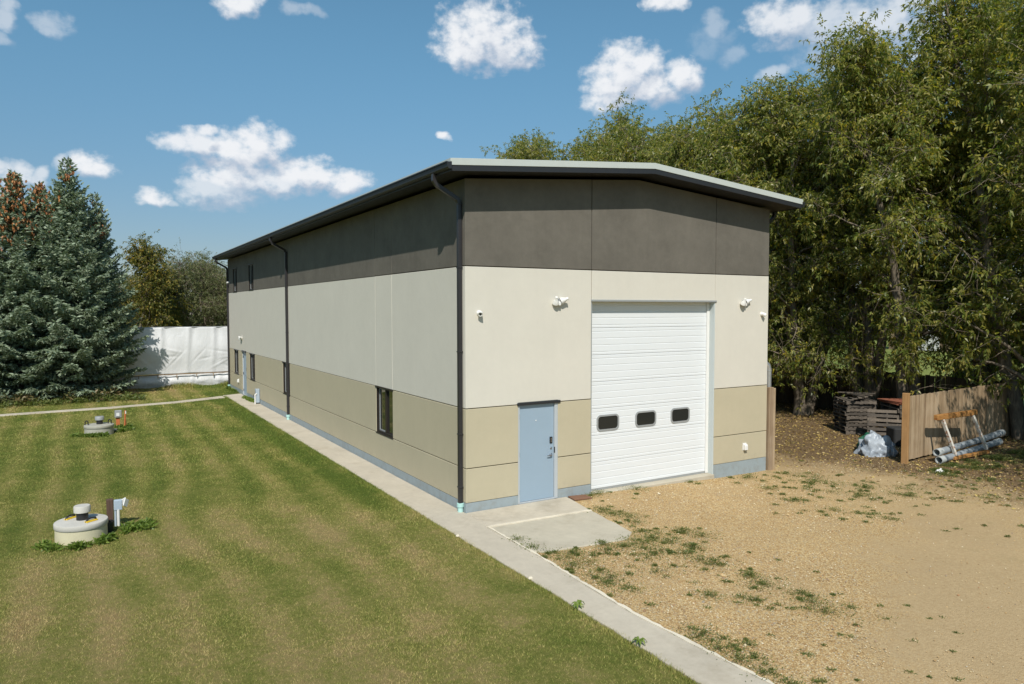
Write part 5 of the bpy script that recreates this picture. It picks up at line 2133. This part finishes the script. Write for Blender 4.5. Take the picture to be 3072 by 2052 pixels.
for _ in range(12):
    a = rw.uniform(-2.9, .6); R_ = .54 + abs(rw.gauss(0, .08))
    cen.append((-6.3 + R_ * math.cos(a), 14.95 + R_ * math.sin(a), .12, 1.0))
for _ in range(16):
    cen.append((-5.55 + rw.gauss(0, .25), 15.75 + rw.gauss(0, .2), .12, 1.0))
for _ in range(26):
    cen.append((-.10 - abs(rw.gauss(0, .03)), rw.uniform(20.6, 23.0), .09, 1.0))
for _ in range(8):
    cen.append((-.14, rw.uniform(24.6, 27.6), .15, 1.2))
weed_patch(cen, 'cistern_weeds', 'lush', 'lush green weeds round the cisterns and along the wall foot', 5, lambda x, y: -.03 + 0 * x, n_per=80, leaf=.10, hgt=.10)
# undergrowth below the spruces
cen = []
for _ in range(110):
    cen.append((rw.uniform(-14, -5.4), 26.2 + rw.gauss(0, .9), .35, 1.0))
weed_patch(cen, 'undergrowth', 'drybrush', 'dry brush and grass at the foot of the spruces', 6, lambda x, y: -.03 + 0 * x, n_per=40, leaf=.25, hgt=.45)
cen = [(rw.uniform(-14, -4.4), 25.1 + rw.gauss(0, .4), .3, 1.0) for _ in range(120)]
weed_patch(cen, 'spruce_fringe', 'weed', 'longer unmown grass in front of the spruces', 7, lambda x, y: -.03 + 0 * x, n_per=45, leaf=.16, hgt=.2)

# leafy plants pushing over the sidewalk edge
def rosette(loc, R, seed, label):
    rng = np.random.default_rng(seed)
    r = empty('leafy_weed', loc, label, 'weed', 'leafy weeds at the sidewalk edge')
    for k in range(9):
        a = 2 * PI * k / 9 + rng.uniform(-.3, .3)
        L = R * rng.uniform(.6, 1.1)
        q = MB()
        pts = []
        for i in range(5):
            t = i / 4
            w_ = .22 * L * math.sin(PI * min(1, t * .85 + .12))
            z = .06 * math.sin(PI * t) * L / .12 + .01
            c, s = math.cos(a), math.sin(a)
            pts.append(((t * L * c - w_ * s, t * L * s + w_ * c, z + .012), (t * L * c, t * L * s, z), (t * L * c + w_ * s, t * L * s - w_ * c, z + .012)))
        for i in range(4):
            q.face([pts[i][0], pts[i + 1][0], pts[i + 1][1], pts[i][1]])
            q.face([pts[i][1], pts[i + 1][1], pts[i + 1][2], pts[i][2]])
        o = q.build('leaf', 'lush')
        o.parent = r


rosette((-.80, -4.98, 0.0), .12, 1, 'bright leafy weed overhanging the near sidewalk edge, upper of the two')
rosette((-.79, -6.28, 0.0), .11, 2, 'bright leafy weed overhanging the sidewalk edge, nearest the bottom of the picture')
for (x, y, s, lab) in ((-.79, -3.73, 5, 'pale crumpled scrap on the sidewalk edge near the leafy weed'), (-.82, -1.26, 6, 'pale crumpled scrap at the lawn edge level with the corner downspout')):
    crumple('paper_scrap', None, (.04, .035, .03), 'joint', lab, 'litter', s, (x, y, .0))

# loose stones over the gravel
n = 190000
f = 4 + (26 - 4) * rng.uniform(0, 1, n) ** 1.15
s = rng.uniform(-.3, 1, n) * (f * .725 + 1.5)
x = CAM[0] + f * FW[0] + s * RW[0]; y = CAM[1] + f * FW[1] + s * RW[1]
ok = (x > -.05 - .22 * (rng.uniform(0, 1, n) < .06)) & (y < -.03) & (x < 16)
ok &= ~((x < 2.5) & (y > -1.15)) & ~((x < 2.2) & (y > -2.85))
al = (x - 5.6) * .86 + (y + 7) * .5; ac = (y + 7) * .86 - (x - 5.6) * .5
tk = (np.abs(ac) + .8 * fast_noise(x, y, .9) < 1.2) & (np.abs(al) < 5)
ok &= ~(tk & (rng.uniform(0, 1, n) < .88))
ok &= rng.uniform(0, 1, n) < np.clip(1.15 - (x - 5) / 9, .12, 1)
ok &= rng.uniform(0, 1, n) < np.clip(.62 + .5 * fast_noise(x, y, .7, 2), .2, 1)
x, y, f = x[ok], y[ok], f[ok]
n = len(x)
sz = .0065 * np.exp(rng.normal(size=n) * .32) * (1 + f / 26)
oct_ = np.array([[1, 0, 0], [-.9, .2, 0], [.1, 1, .1], [-.1, -.95, 0], [0, .1, .75], [0, 0, -.6]])
OF = np.array([[0, 2, 4], [2, 1, 4], [1, 3, 4], [3, 0, 4]])
a = rng.uniform(0, 2 * PI, n)
ca, sa = np.cos(a), np.sin(a)
o3 = oct_[None] * (1 + rng.normal(size=(n, 6, 3)) * .18) * sz[:, None, None]
X = o3[:, :, 0] * ca[:, None] - o3[:, :, 1] * sa[:, None] + x[:, None]
Y = o3[:, :, 0] * sa[:, None] + o3[:, :, 1] * ca[:, None] + y[:, None]
Z = o3[:, :, 2] + gz(x, y)[:, None] + sz[:, None] * .35 + .002
V = np.stack([X, Y, Z], -1).reshape(-1, 3)
F = (OF[None] + (np.arange(n) * 6)[:, None, None]).reshape(-1, 3)
o = np_obj('gravel_stones', V, F, 'pebble')
tag(o, 'loose tan and grey stones covering the gravel yard', 'gravel', kind='stuff')

# fallen leaves under the trees
n = 26000
x = rng.uniform(9.5, 21, n); y = rng.uniform(-7, 14, n)
ok = rng.uniform(0, 1, n) < np.clip((x - 9.5 + np.where(y > 0, 2, 0)) / 5, 0.02, 1)
x, y = x[ok], y[ok]
P = np.stack([x, y, gz(x, y) + rng.uniform(.0, .03, len(x))], -1)
D = rng.normal(size=P.shape) * np.array([1, 1, .25])
V, F = leaf_quads(P, D, rng.uniform(.05, .11, len(x)), rng.uniform(.02, .05, len(x)), rng, droop=0)
tag(np_obj('fallen_leaves', V, F, 'litter'), 'fallen yellow and brown leaves under the willows', 'fallen leaves', kind='stuff')
